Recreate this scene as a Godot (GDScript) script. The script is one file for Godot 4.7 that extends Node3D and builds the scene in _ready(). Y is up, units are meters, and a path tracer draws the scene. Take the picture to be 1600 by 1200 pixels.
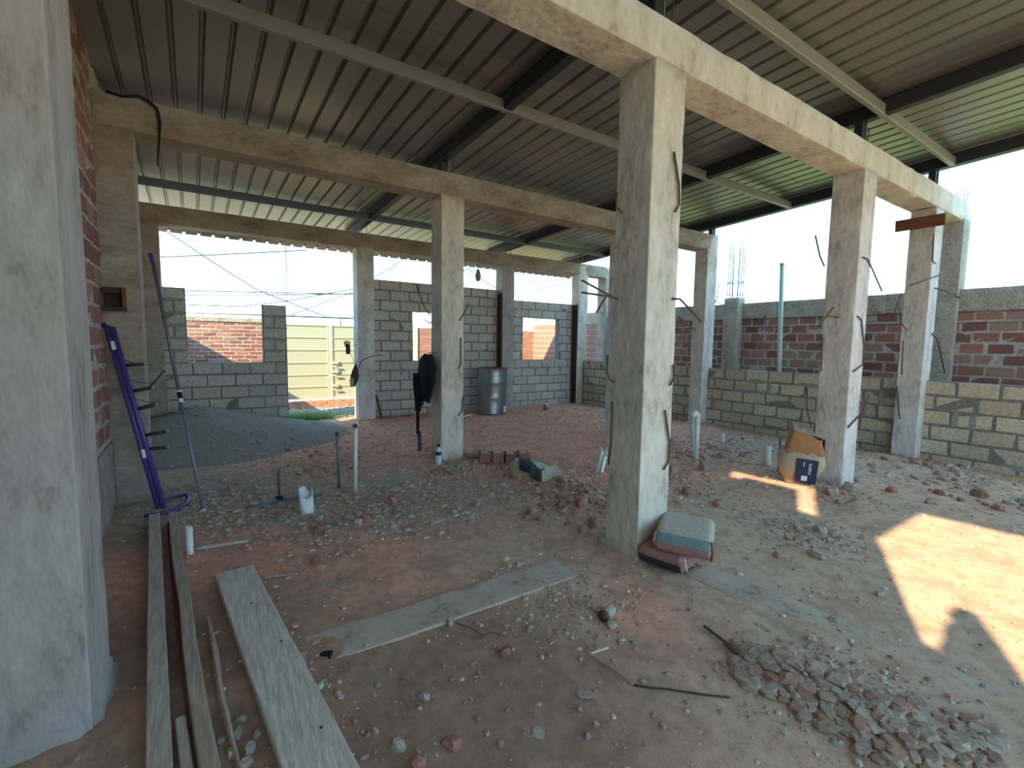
extends Node3D
# A roofed building site: three rows of concrete columns and beams, block and brick walls, a dirt floor.
# x runs along the beams, z along the brick wall, y up; metres.

const F := 736.95
const YAW := 0.5945
const PITCH := 0.0874
const ROLL := 0.0144
const CAM := Vector3(-2.546, 1.521, 2.16)
const SUN_RUN := Vector3(0.9, -0.6, -0.43)

# grid of the concrete frame
const XL := -2.917      # inner face of the columns on the brick wall
const X1 := 0.0
const X2 := 3.288
const X3 := 5.562
const XW := -3.19       # face of the brick wall
const ZA := 0.0
const ZB := -3.307
const ZC := -6.892
const CW := 0.318

var cam_r: Vector3
var cam_u: Vector3
var cam_f: Vector3
var M := {}
var taken := {}
var rng := RandomNumberGenerator.new()
var n_big := FastNoiseLite.new()
var n_mid := FastNoiseLite.new()
var n_fine := FastNoiseLite.new()
var mounds := []
var patches := []

# ------------------------------------------------------------------ pixels to directions
func ray(u: float, v: float) -> Vector3:
	return cam_f + cam_r * ((u - 800.0) / F) - cam_u * ((v - 600.0) / F)

func on_y(u: float, v: float, y := 0.0) -> Vector3:
	var d := ray(u, v)
	return CAM + d * ((y - CAM.y) / d.y)

func on_x(u: float, v: float, x: float) -> Vector3:
	var d := ray(u, v)
	return CAM + d * ((x - CAM.x) / d.x)

func on_z(u: float, v: float, z: float) -> Vector3:
	var d := ray(u, v)
	return CAM + d * ((z - CAM.z) / d.z)

func gp(u: float, v: float) -> Vector3:      # on the uneven ground
	var p := on_y(u, v, 0.0)
	p = on_y(u, v, gh(p.x, p.z))
	p.y = gh(p.x, p.z)
	return p

# ------------------------------------------------------------------ naming
func numbered(called: String) -> String:
	if not taken.has(called):
		taken[called] = 0
		return called
	taken[called] += 1
	return "%s_%03d" % [called, taken[called]]

func tag(o: Node, label: String, category: String, group := "", kind := "") -> void:
	o.set_meta("label", label)
	o.set_meta("category", category)
	if group != "":
		o.set_meta("group", group)
	if kind != "":
		o.set_meta("kind", kind)

func thing(called: String, label: String, category: String, at := Vector3.ZERO, group := "") -> Node3D:
	var o := Node3D.new()
	o.name = numbered(called)
	add_child(o, true)
	o.position = at
	tag(o, label, category, group)
	return o

func obj(called: String, mesh: Mesh, mat: Material, parent: Node = null) -> MeshInstance3D:
	var o := MeshInstance3D.new()
	o.mesh = mesh
	o.material_override = mat
	o.cast_shadow = GeometryInstance3D.SHADOW_CASTING_SETTING_ON
	if parent == null:
		o.name = numbered(called)
		add_child(o, true)
	else:
		o.name = called
		parent.add_child(o, true)
	return o

func struct(called: String, mesh: Mesh, mat: Material, label := "") -> MeshInstance3D:
	var o := obj(called, mesh, mat)
	o.set_meta("kind", "structure")
	if label != "":
		o.set_meta("label", label)
		o.set_meta("category", called.get_slice("_", 0))
	return o

# ------------------------------------------------------------------ mesh helpers
func new_st(flat := true) -> SurfaceTool:
	var st := SurfaceTool.new()
	st.begin(Mesh.PRIMITIVE_TRIANGLES)
	st.set_smooth_group(-1 if flat else 0)
	return st

func done(st: SurfaceTool) -> ArrayMesh:
	st.index()
	st.generate_normals()
	return st.commit()

func tri(st: SurfaceTool, a: Vector3, b: Vector3, c: Vector3, cen: Vector3) -> void:
	if (b - a).cross(c - a).dot((a + b + c) / 3.0 - cen) > 0.0:
		var t := b
		b = c
		c = t
	st.add_vertex(a)
	st.add_vertex(b)
	st.add_vertex(c)

func quad(st: SurfaceTool, a: Vector3, b: Vector3, c: Vector3, d: Vector3, cen: Vector3) -> void:
	tri(st, a, b, c, cen)
	tri(st, a, c, d, cen)

# a box with chamfered edges, each corner nudged at random
func add_box(st: SurfaceTool, c: Vector3, size: Vector3, bev := 0.004, jit := 0.0, basis := Basis.IDENTITY) -> void:
	var h := size * 0.5
	var b: float = min(bev, min(h.x, min(h.y, h.z)) * 0.8)
	var v := []
	for i in 8:
		var s := Vector3(1 if i & 1 else -1, 1 if i & 2 else -1, 1 if i & 4 else -1)
		var j := Vector3(rng.randf_range(-jit, jit), rng.randf_range(-jit, jit), rng.randf_range(-jit, jit)) if jit > 0.0 else Vector3.ZERO
		var row := []
		for a in 3:
			var q := h - Vector3(b, b, b)
			q[a] = h[a]
			row.append(c + basis * (s * q + j))
		v.append(row)
	for a in 3:
		var p: int = 1 << ((a + 1) % 3)
		var q: int = 1 << ((a + 2) % 3)
		for s in 2:
			var o: int = s << a
			quad(st, v[o][a], v[o | p][a], v[o | p | q][a], v[o | q][a], c)
	if b > 0.0:
		for e in 3:
			var p: int = (e + 1) % 3
			var q: int = (e + 2) % 3
			for i in 4:
				var o: int = ((i & 1) << p) | ((i >> 1) << q)
				var o2: int = o | (1 << e)
				quad(st, v[o][p], v[o2][p], v[o2][q], v[o][q], c)
		for i in 8:
			tri(st, v[i][0], v[i][1], v[i][2], c)

func box_mesh(size: Vector3, bev := 0.004, jit := 0.0) -> ArrayMesh:
	var st := new_st()
	add_box(st, Vector3.ZERO, size, bev, jit)
	return done(st)

func add_tube(st: SurfaceTool, pts: Array, r, sides := 8) -> void:
	var n := pts.size()
	var up := Vector3(0.123, 0.9, 0.31)
	var prev := []
	for i in n:
		var a: Vector3 = pts[max(i - 1, 0)]
		var b: Vector3 = pts[min(i + 1, n - 1)]
		var d := (b - a).normalized()
		if abs(d.dot(up.normalized())) > 0.98:
			up = Vector3(0.9, 0.1, 0.2)
		var s := d.cross(up).normalized()
		up = s.cross(d).normalized()
		var rad: float = r[i] if r is Array else r
		var ring := []
		for k in sides:
			var t := TAU * k / sides
			ring.append(pts[i] + (s * cos(t) + up * sin(t)) * rad)
		if i > 0:
			var cen: Vector3 = (pts[i] + pts[i - 1]) * 0.5
			for k in sides:
				var k2 := (k + 1) % sides
				quad(st, prev[k], prev[k2], ring[k2], ring[k], cen)
		if i == 0 or i == n - 1:
			var away: Vector3 = pts[i] + d * (0.05 if i == 0 else -0.05)
			for k in sides:
				tri(st, pts[i], ring[k], ring[(k + 1) % sides], away)
		prev = ring

func tube_mesh(pts: Array, r, sides := 8, flat := false) -> ArrayMesh:
	var st := new_st(flat)
	add_tube(st, pts, r, sides)
	return done(st)

# rings of the same number of points joined into a closed skin
func add_loft(st: SurfaceTool, rings: Array, cap0 := true, cap1 := true) -> void:
	var cens := []
	for r in rings:
		var c := Vector3.ZERO
		for p in r:
			c += p
		cens.append(c / r.size())
	for i in range(1, rings.size()):
		var a: Array = rings[i - 1]
		var b: Array = rings[i]
		var cen: Vector3 = (cens[i] + cens[i - 1]) * 0.5
		for k in a.size():
			var k2 := (k + 1) % a.size()
			quad(st, a[k], a[k2], b[k2], b[k], cen)
	var last := rings.size() - 1
	if cap0:
		for k in rings[0].size():
			tri(st, cens[0], rings[0][k], rings[0][(k + 1) % rings[0].size()], cens[1])
	if cap1:
		for k in rings[last].size():
			tri(st, cens[last], rings[last][k], rings[last][(k + 1) % rings[last].size()], cens[last - 1])

func loft_mesh(rings: Array, flat := false, cap0 := true, cap1 := true) -> ArrayMesh:
	var st := new_st(flat)
	add_loft(st, rings, cap0, cap1)
	return done(st)

# outline of a cast concrete member, centred; close points at the corners keep the faces flat
func section(w: float, d: float, ch: float) -> Array:
	var out := []
	var cs := [Vector2(1, 1), Vector2(-1, 1), Vector2(-1, -1), Vector2(1, -1)]
	for i in 4:
		var c: Vector2 = cs[i]
		var n: Vector2 = cs[(i + 1) % 4]
		var k := Vector2(c.x * w * 0.5, c.y * d * 0.5)
		var m := Vector2(n.x * w * 0.5, n.y * d * 0.5)
		var along := (m - k).normalized()
		var before := Vector2(-c.x, 0) if i % 2 == 1 else Vector2(0, -c.y)
		out.append([k + before * ch, 1.0])
		out.append([k + (before + along) * ch * 0.35, 1.3])
		out.append([k + along * ch, 1.0])
		out.append([k + along * (ch + 0.005), 0.4])
		for t in 3:
			out.append([k.lerp(m, (t + 1) / 4.0), 0.3])
		out.append([m - along * (ch + 0.005), 0.4])
	return out

# axis 1: a column standing on at; axis 0: a beam running from at along x; rough by noise, chipped at the corners
func cast(at: Vector3, w: float, d: float, length: float, axis: int, rough := 0.004, seed_at := 0.0, joints := []) -> ArrayMesh:
	var sec := section(w, d, 0.006)
	var steps := int(length / 0.09) + 1
	var rings := []
	for i in steps + 1:
		var t := length * i / steps
		var ring := []
		for s in sec:
			var q: Vector2 = s[0]
			var p := Vector3(q.x, t, q.y) if axis == 1 else Vector3(t, q.x, q.y)
			var np := (p + at) * 1.0 + Vector3(seed_at, 0, 0)
			var low := n_mid.get_noise_3dv(np * 2.2)
			var hi := n_fine.get_noise_3dv(np * 6.0)
			var away := Vector3(q.x, 0, q.y).normalized() if axis == 1 else Vector3(0, q.x, q.y).normalized()
			var off := rough * 0.7 * (0.8 * low + 0.6 * hi)
			if s[1] >= 1.0:
				off -= 0.026 * s[1] * maxf(0.0, n_mid.get_noise_3dv(np * 5.0 + Vector3(7, 3, 1)) - 0.18)
			for j in joints:
				var g: float = absf(t - j + 0.02 * low)
				if g < 0.05:
					off -= 0.006 * (1.0 - g / 0.05)
			ring.append(p + away * off)
		rings.append(ring)
	return loft_mesh(rings)

# an irregular broken stone, flat-faced
func rock(size: Vector3, sd: int, blocky := 0.5) -> ArrayMesh:
	var r := RandomNumberGenerator.new()
	r.seed = sd * 7919 + 11
	var st := new_st()
	var rings := []
	var k := 6
	for j in 3:
		var y := [-0.5, 0.05, 0.5][j] as float
		var rad := [0.82, 1.0, 0.7][j] as float
		var ring := []
		var turn := r.randf() * 0.5
		for i in k:
			var t := TAU * (i + turn + r.randf_range(-0.25, 0.25)) / k
			var c := Vector2(cos(t), sin(t))
			var sq := 1.0 / maxf(absf(c.x), absf(c.y))
			c *= lerpf(1.0, sq, blocky) * rad * r.randf_range(0.78, 1.08)
			ring.append(Vector3(c.x * 0.5 * size.x, (y + r.randf_range(-0.14, 0.14)) * size.y, c.y * 0.5 * size.z))
		rings.append(ring)
	add_loft(st, rings)
	return done(st)

# ------------------------------------------------------------------ textures
func noise_img(sd: int, freq: float, size: int, oct := 4, kind := FastNoiseLite.TYPE_SIMPLEX_SMOOTH) -> PackedByteArray:
	var n := FastNoiseLite.new()
	n.seed = sd
	n.noise_type = kind
	n.frequency = freq
	n.fractal_octaves = oct
	return n.get_seamless_image(size, size).get_data()

# layers: [frequency, weight, octaves]; stops: colours from dark to light
func tex(sd: int, layers: Array, stops: Array, size := 512, contrast := 1.0) -> ImageTexture:
	var imgs := []
	var tot := 0.0
	for i in layers.size():
		imgs.append(noise_img(sd + i * 17, layers[i][0], size, layers[i][2]))
		tot += layers[i][1]
	var lut := []
	for i in 256:
		var t := clampf((i / 255.0 - 0.5) * contrast + 0.5, 0.0, 1.0) * (stops.size() - 1)
		var k := int(minf(t, stops.size() - 2))
		lut.append((stops[k] as Color).lerp(stops[k + 1], t - k))
	var out := PackedByteArray()
	out.resize(size * size * 3)
	for i in size * size:
		var s := 0.0
		for j in imgs.size():
			s += imgs[j][i] * layers[j][1]
		var c: Color = lut[clampi(int(s / tot), 0, 255)]
		out[i * 3] = c.r8
		out[i * 3 + 1] = c.g8
		out[i * 3 + 2] = c.b8
	var img := Image.create_from_data(size, size, false, Image.FORMAT_RGB8, out)
	return ImageTexture.create_from_image(img)

func bump(sd: int, freq: float, strength: float, size := 512, oct := 5) -> ImageTexture:
	var img := Image.create_from_data(size, size, false, Image.FORMAT_L8, noise_img(sd, freq, size, oct))
	img.convert(Image.FORMAT_RGBA8)
	img.bump_map_to_normal_map(strength)
	return ImageTexture.create_from_image(img)

func c8(r: int, g: int, b: int) -> Color:
	return Color(r / 255.0, g / 255.0, b / 255.0)

func smat(color: Color, rough := 0.9, metal := 0.0, t: Texture2D = null, scale := Vector3.ONE, nrm: Texture2D = null, nscale := 1.0) -> StandardMaterial3D:
	var m := StandardMaterial3D.new()
	m.albedo_color = color
	m.roughness = rough
	m.metallic = metal
	if t != null or nrm != null:
		m.uv1_triplanar = true
		m.uv1_world_triplanar = true
		m.uv1_scale = scale
	if t != null:
		m.albedo_texture = t
	if nrm != null:
		m.normal_enabled = true
		m.normal_texture = nrm
		m.normal_scale = nscale
	return m

func make_materials() -> void:
	var nb := bump(5, 0.03, 6.0)
	var nf := bump(9, 0.07, 8.0)
	var tc := tex(1, [[0.008, 1.0, 4], [0.04, 0.7, 4], [0.15, 0.4, 3]], [c8(160, 149, 135), c8(206, 195, 180), c8(220, 210, 196), c8(234, 225, 213)], 512, 1.4)
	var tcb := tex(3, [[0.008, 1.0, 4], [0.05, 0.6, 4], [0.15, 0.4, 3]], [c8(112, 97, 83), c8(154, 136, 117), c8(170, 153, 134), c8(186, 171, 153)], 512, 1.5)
	var tg := tex(21, [[0.02, 1.0, 4], [0.12, 0.8, 4], [0.3, 0.6, 2]], [c8(190, 182, 172), c8(232, 226, 218), c8(255, 252, 246)], 512, 1.5)
	var tb := tex(31, [[0.02, 0.8, 4], [0.1, 0.7, 4], [0.3, 0.6, 2]], [c8(165, 165, 162), c8(226, 226, 222), c8(255, 255, 252)], 512, 1.6)
	var tw := tex(41, [[0.015, 1.0, 4], [0.1, 0.5, 3]], [c8(196, 188, 178), c8(228, 221, 210), c8(255, 250, 240)], 512, 1.3)
	M.concrete = smat(Color(1, 1, 1), 0.92, 0.0, tc, Vector3(0.9, 0.45, 0.9), nb, 0.5)
	M.concrete_pale = smat(c8(255, 252, 242), 0.92, 0.0, tc, Vector3(0.7, 0.35, 0.7), nb, 0.5)
	M.concrete_grey = smat(c8(206, 202, 200), 0.92, 0.0, tc, Vector3(0.8, 0.3, 0.8), nb, 0.5)  # shade on the broad brick-wall column is put into this darker grey
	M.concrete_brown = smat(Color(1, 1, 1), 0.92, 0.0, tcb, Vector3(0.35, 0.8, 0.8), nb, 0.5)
	M.concrete_weathered = smat(c8(216, 211, 202), 0.95, 0.0, tc, Vector3(0.9, 0.6, 0.9), nf, 1.0)
	M.concrete_floor = smat(c8(226, 212, 196), 0.95, 0.0, tc, Vector3(0.9, 0.9, 0.9))
	M.stained_dark = smat(c8(112, 92, 78), 0.9, 0.0, tc, Vector3(0.8, 0.3, 0.8), nb, 0.5)
	M.mortar = smat(c8(220, 208, 194), 0.95, 0.0, tb, Vector3(1.3, 1.3, 1.3), nf, 1.0)
	M.mortar_dark = smat(c8(158, 151, 139), 0.95, 0.0, tb, Vector3(1.3, 1.3, 1.3), nf, 1.0)
	M.mortar_smear = smat(c8(182, 173, 158), 0.95, 0.0, tb, Vector3(2, 2, 2), nf, 0.6)
	M.brick = []
	for c in [c8(186, 122, 104), c8(196, 136, 114), c8(170, 110, 96), c8(192, 150, 132), c8(156, 106, 94)]:
		M.brick.append(smat(c, 0.93, 0.0, tb, Vector3(2.5, 2.5, 2.5), nf, 0.8))
	M.block = []
	for c in [c8(232, 218, 200), c8(240, 227, 210), c8(224, 211, 194), c8(234, 217, 196)]:
		M.block.append(smat(c, 0.95, 0.0, tb, Vector3(1.7, 1.7, 1.7), nf, 0.8))
	M.block_warm = []
	for c in [c8(238, 218, 184), c8(244, 226, 194), c8(224, 204, 172), c8(236, 212, 180)]:
		M.block_warm.append(smat(c, 0.95, 0.0, tb, Vector3(1.7, 1.7, 1.7), nf, 0.8))
	M.ground = smat(Color(1, 1, 1), 0.97, 0.0, tg, Vector3(0.9, 0.9, 0.9), bump(15, 0.2, 5.0, 1024, 3), 0.5)
	M.ground.vertex_color_use_as_albedo = true
	M.yard = smat(c8(190, 172, 150), 0.97, 0.0, tg, Vector3(0.8, 0.8, 0.8), nf, 1.2)
	M.field = smat(c8(206, 198, 160), 0.97, 0.0, tg, Vector3(0.3, 0.3, 0.3))  # unseen outside ground, kept pale to bounce warm light indoors
	M.meadow = smat(c8(164, 174, 100), 0.97, 0.0, tg, Vector3(0.3, 0.3, 0.3))
	M.sand = smat(c8(168, 158, 147), 0.97, 0.0, tg, Vector3(1.6, 1.6, 1.6), nf, 1.5)
	M.stone = smat(Color(1, 1, 1), 0.95, 0.0, tb, Vector3(3, 3, 3))
	M.stone.vertex_color_use_as_albedo = true
	M.stone_grey = []
	for c in [c8(200, 184, 164), c8(212, 197, 177), c8(176, 161, 144), c8(202, 179, 156)]:
		M.stone_grey.append(smat(c, 0.95, 0.0, tb, Vector3(4, 4, 4), nf, 0.6))
	M.stone_red = []
	for c in [c8(192, 134, 112), c8(204, 154, 130), c8(176, 122, 104), c8(204, 168, 144)]:
		M.stone_red.append(smat(c, 0.95, 0.0, tb, Vector3(4, 4, 4), nf, 0.6))
	M.chip = []
	for c in [c8(200, 178, 155), c8(188, 165, 142), c8(208, 186, 162), c8(190, 160, 136)]:
		M.chip.append(smat(c, 0.95, 0.0, tb, Vector3(4, 4, 4), nf, 0.6))
	M.chip_red = []
	for c in [c8(206, 158, 132), c8(196, 148, 124), c8(190, 154, 134), c8(200, 166, 144)]:
		M.chip_red.append(smat(c, 0.95, 0.0, tb, Vector3(4, 4, 4), nf, 0.6))
	M.zinc = []
	for c in [c8(152, 145, 136), c8(145, 138, 130), c8(158, 151, 143)]:
		M.zinc.append(smat(c, 0.45, 0.8))
	M.steel_dark = smat(c8(52, 54, 60), 0.55, 0.2)
	M.steel_light = smat(c8(150, 147, 138), 0.5, 0.35)
	M.steel_grey = smat(c8(110, 114, 120), 0.5, 0.4)
	M.rebar = smat(c8(116, 92, 78), 0.8, 0.3, tb, Vector3(6, 6, 6))
	M.wire = smat(c8(60, 62, 66), 0.7, 0.1)
	M.black = smat(c8(24, 24, 27), 0.75)
	M.white_pvc = smat(c8(226, 222, 208), 0.4)
	M.green_pvc = smat(c8(186, 206, 190), 0.4)
	M.plank = []
	for c in [c8(208, 193, 176), c8(232, 222, 208), c8(196, 174, 154)]:
		M.plank.append(smat(c, 0.9, 0.0, tw, Vector3(5.0, 5.0, 0.5), nb, 0.5))
	M.plank_red = smat(c8(132, 80, 60), 0.85, 0.0, tw, Vector3(4.0, 4.0, 0.6), nb, 0.5)
	M.plank_dark = smat(c8(84, 66, 52), 0.85, 0.0, tw, Vector3(3.0, 3.0, 0.6), nb, 0.5)
	M.purple = smat(c8(84, 66, 128), 0.45, 0.1)
	M.tag_white = smat(c8(225, 225, 222), 0.6)
	M.pole_grey = smat(c8(128, 132, 146), 0.45, 0.4)
	M.gate = smat(c8(178, 178, 150), 0.6)
	M.gate_frame = smat(c8(172, 174, 146), 0.6)
	M.galvanised = smat(c8(176, 182, 186), 0.36, 0.8, tw, Vector3(2.5, 2.5, 2.5))
	M.rust_red = smat(c8(150, 70, 70), 0.7, 0.1)
	M.paper = smat(c8(214, 192, 164), 0.85, 0.0, tw, Vector3(5, 5, 5), nb, 0.15)
	M.paper_orange = smat(c8(200, 140, 92), 0.85, 0.0, tw, Vector3(5, 5, 5), nb, 0.15)
	M.paper_grey = smat(c8(204, 198, 182), 0.85, 0.0, tw, Vector3(4, 4, 4), nb, 0.15)
	M.paper_red = smat(c8(186, 136, 130), 0.85, 0.0, tw, Vector3(4, 4, 4), nb, 0.15)
	M.print_teal = smat(c8(132, 160, 158), 0.8, 0.0, tw, Vector3(6, 6, 6))
	M.print_navy = smat(c8(46, 54, 76), 0.8)
	M.print_dark = smat(c8(58, 66, 68), 0.85, 0.0, tw, Vector3(6, 6, 6))
	M.print_white = smat(c8(228, 230, 228), 0.8)
	M.print_brown = smat(c8(62, 46, 34), 0.85)
	M.grass = smat(c8(108, 138, 66), 0.9)
	M.cloth_black = smat(c8(22, 22, 26), 0.95)
	M.cloth_purple = smat(c8(72, 46, 110), 0.9)

# ------------------------------------------------------------------ ground
func gh(x: float, z: float) -> float:
	var y := 0.022 * n_big.get_noise_2d(x * 1.1, z * 1.1) + 0.012 * n_mid.get_noise_2d(x * 4.0, z * 4.0)
	var rough := 0.35
	for m in mounds:
		var q: float = ((x - m[0]) * (x - m[0]) + (z - m[1]) * (z - m[1])) / (m[2] * m[2])
		if q < 4.0:
			var e := exp(-q * 1.5)
			y += m[3] * e
			rough += e * m[4]
	return y + rough * (0.010 * n_mid.get_noise_2d(x * 11.0, z * 11.0) + 0.007 * n_fine.get_noise_2d(x * 26.0, z * 26.0))

func ground_color(x: float, z: float) -> Color:
	var wx := x + 0.35 * n_mid.get_noise_2d(x * 2.0 + 9.0, z * 2.0)
	var wz := z + 0.35 * n_mid.get_noise_2d(x * 2.0, z * 2.0 + 31.0)
	var c := c8(170, 156, 144)
	var tot := 0.5
	c = c * tot
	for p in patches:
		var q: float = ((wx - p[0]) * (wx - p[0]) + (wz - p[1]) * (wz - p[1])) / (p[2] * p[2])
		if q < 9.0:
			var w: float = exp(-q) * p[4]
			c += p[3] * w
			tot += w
	c = c * (1.0 / tot)
	var s := n_mid.get_noise_2d(x * 3.0 + 50.0, z * 3.0)
	c = c.lerp(c8(166, 138, 124), clampf(s * 1.6 - 0.2, 0.0, 0.45))
	var d := n_fine.get_noise_2d(x * 5.0, z * 5.0 + 40.0)
	c = c.lerp(c8(136, 124, 112), clampf(d * 1.8 - 0.2, 0.0, 0.4))
	c.a = 1.0
	return Color(c.r * 1.34, c.g * 1.21, c.b * 1.12).clamp().srgb_to_linear()

func plan_ground() -> void:
	var red := c8(200, 148, 128)
	var grey := c8(150, 148, 143)
	var beige := c8(170, 164, 152)
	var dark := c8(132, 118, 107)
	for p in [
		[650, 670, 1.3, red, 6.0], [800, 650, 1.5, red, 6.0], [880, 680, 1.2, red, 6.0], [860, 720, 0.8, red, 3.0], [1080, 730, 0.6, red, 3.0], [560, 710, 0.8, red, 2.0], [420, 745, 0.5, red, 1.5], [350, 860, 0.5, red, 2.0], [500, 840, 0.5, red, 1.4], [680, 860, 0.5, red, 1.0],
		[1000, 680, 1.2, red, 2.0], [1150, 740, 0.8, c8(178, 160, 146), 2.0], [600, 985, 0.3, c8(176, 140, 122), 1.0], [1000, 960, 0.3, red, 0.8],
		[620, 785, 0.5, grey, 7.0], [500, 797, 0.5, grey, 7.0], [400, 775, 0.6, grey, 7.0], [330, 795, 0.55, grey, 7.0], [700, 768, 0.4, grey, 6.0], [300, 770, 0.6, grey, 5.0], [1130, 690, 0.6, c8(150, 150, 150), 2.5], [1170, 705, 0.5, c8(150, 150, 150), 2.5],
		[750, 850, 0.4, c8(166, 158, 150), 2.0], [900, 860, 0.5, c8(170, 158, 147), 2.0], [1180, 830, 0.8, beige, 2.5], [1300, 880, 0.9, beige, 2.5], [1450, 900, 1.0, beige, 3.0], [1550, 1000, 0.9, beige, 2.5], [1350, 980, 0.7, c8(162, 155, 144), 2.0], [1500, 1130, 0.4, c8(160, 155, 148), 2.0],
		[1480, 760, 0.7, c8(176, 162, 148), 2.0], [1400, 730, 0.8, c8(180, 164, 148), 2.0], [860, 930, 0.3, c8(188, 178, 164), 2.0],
		[800, 1000, 0.35, dark, 2.5], [620, 1080, 0.35, dark, 3.0], [700, 1170, 0.35, dark, 3.0], [500, 1100, 0.4, dark, 3.0], [900, 1130, 0.35, dark, 2.5], [1000, 1080, 0.3, c8(146, 135, 124), 1.5], [300, 1000, 0.5, c8(136, 116, 103), 3.0],  # dark soil; the last entry paints shade beside the planks into the ground
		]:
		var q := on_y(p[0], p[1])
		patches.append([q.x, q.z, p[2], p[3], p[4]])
	for m in [[860, 745, 0.55, 0.05, 1.2], [920, 780, 0.35, 0.06, 1.6], [1050, 700, 0.45, 0.10, 1.5], [1090, 740, 0.35, 0.05, 1.3], [720, 735, 0.35, 0.035, 1.2], [640, 725, 0.4, 0.02, 1.0], [1290, 765, 0.35, 0.03, 1.2], [1450, 735, 0.5, 0.05, 1.6], [1550, 760, 0.45, 0.05, 1.6], [1380, 715, 0.5, 0.04, 1.4], [1180, 690, 0.5, 0.03, 1.2], [1260, 830, 0.35, 0.02, 1.2], [560, 830, 0.35, 0.025, 1.0], [420, 830, 0.3, 0.02, 1.0], [600, 790, 0.4, 0.015, 1.0], [1300, 1080, 0.3, 0.03, 1.2], [1420, 1150, 0.25, 0.03, 1.2], [1230, 1050, 0.2, 0.02, 1.0], [400, 760, 0.4, 0.03, 1.2], [640, 1120, 0.3, 0.0, 0.6], [180, 1150, 0.3, 0.03, 1.0]]:
		var q := on_y(m[0], m[1])
		mounds.append([q.x, q.z, m[2], m[3], m[4]])

func ground_mesh(x0: float, x1: float, z0: float, z1: float, step: float) -> ArrayMesh:
	var nx := int((x1 - x0) / step)
	var nz := int((z1 - z0) / step)
	var vs := PackedVector3Array()
	var cs := PackedColorArray()
	var idx := PackedInt32Array()
	for j in nz + 1:
		for i in nx + 1:
			var x := x0 + (x1 - x0) * i / nx
			var z := z0 + (z1 - z0) * j / nz
			vs.append(Vector3(x, gh(x, z), z))
			cs.append(ground_color(x, z))
	for j in nz:
		for i in nx:
			var a := j * (nx + 1) + i
			var b := a + nx + 1
			idx.append_array([a, a + 1, b, a + 1, b + 1, b])
	var arr := []
	arr.resize(Mesh.ARRAY_MAX)
	arr[Mesh.ARRAY_VERTEX] = vs
	arr[Mesh.ARRAY_COLOR] = cs
	arr[Mesh.ARRAY_INDEX] = idx
	var am := ArrayMesh.new()
	am.add_surface_from_arrays(Mesh.PRIMITIVE_TRIANGLES, arr)
	var st := SurfaceTool.new()
	st.create_from(am, 0)
	st.generate_normals()
	return st.commit()

# ------------------------------------------------------------------ walls
var unit_cache := {}
func unit(size: Vector3, bev: float, jit: float, variants := 2) -> ArrayMesh:
	var k := "%d_%d_%d" % [roundi(size.x * 100), roundi(size.y * 1000), roundi(size.z * 100)]
	var n := rng.randi() % variants
	k += "_%d" % n
	if not unit_cache.has(k):
		unit_cache[k] = box_mesh(Vector3(roundi(size.x * 100) / 100.0, size.y, roundi(size.z * 100) / 100.0), bev, jit)
	return unit_cache[k]

# lays one course between a and b along an axis, leaving gaps; returns [start, end] of each piece
func course(a: float, b: float, length: float, shift: float, gaps: Array) -> Array:
	var out := []
	var spans := [[a, b]]
	for g in gaps:
		var next := []
		for s in spans:
			if g[1] <= s[0] or g[0] >= s[1]:
				next.append(s)
			else:
				if g[0] - s[0] > 0.03:
					next.append([s[0], g[0]])
				if s[1] - g[1] > 0.03:
					next.append([g[1], s[1]])
		spans = next
	for s in spans:
		var t: float = a + floorf((s[0] - a - shift) / length) * length + shift
		while t < s[1] - 0.001:
			var lo := maxf(t, s[0])
			var hi := minf(t + length, s[1])
			if hi - lo > 0.07:
				out.append([lo, hi])
			t += length
	return out

# masonry along x (axis 0) or z (axis 2) whose front face lies at front, thick towards sign
func masonry(parent: Node, called: String, axis: int, a: float, b: float, front: float, sign_t: float, thick: float, y0: float, rows: int, pitch: float, length: float, joint: float, mats: Array, openings: Array, tops: Array = [], jit := 0.003, st: SurfaceTool = null, proud := 0.006) -> void:
	for k in rows:
		var y := y0 + k * pitch
		var gaps := []
		for o in openings:
			if y + pitch * 0.5 > o[2] and y + pitch * 0.5 < o[3]:
				gaps.append([o[0], o[1]])
		for p in course(a, b, length, (0.0 if k % 2 == 0 else length * 0.5) + rng.randf_range(-0.02, 0.02), gaps):
			var le: float = p[1] - p[0] - joint * rng.randf_range(0.8, 1.3)
			var h := pitch - joint * rng.randf_range(0.85, 1.15)
			var mid: float = (p[0] + p[1]) * 0.5
			var t := thick + proud * 2.0
			var f := front + sign_t * (thick * 0.5) - sign_t * rng.randf_range(-0.003, 0.003)
			var c := Vector3(mid, y + pitch * 0.5, f) if axis == 0 else Vector3(f, y + pitch * 0.5, mid)
			var size := Vector3(le, h, t) if axis == 0 else Vector3(t, h, le)
			if st != null:
				add_box(st, c, size, 0.0)
				continue
			var o := obj(called, unit(size, 0.006, jit, 3), mats[rng.randi() % mats.size()], parent)
			o.position = c
			o.rotation = Vector3(rng.randf_range(-0.006, 0.006), rng.randf_range(-0.006, 0.006), rng.randf_range(-0.006, 0.006))

func slab_boxes(list: Array, bev := 0.003) -> ArrayMesh:
	var st := new_st()
	for b in list:      # [x0, x1, y0, y1, z0, z1]
		add_box(st, Vector3(b[0] + b[1], b[2] + b[3], b[4] + b[5]) * 0.5, Vector3(b[1] - b[0], b[3] - b[2], b[5] - b[4]), bev)
	return done(st)

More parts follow.
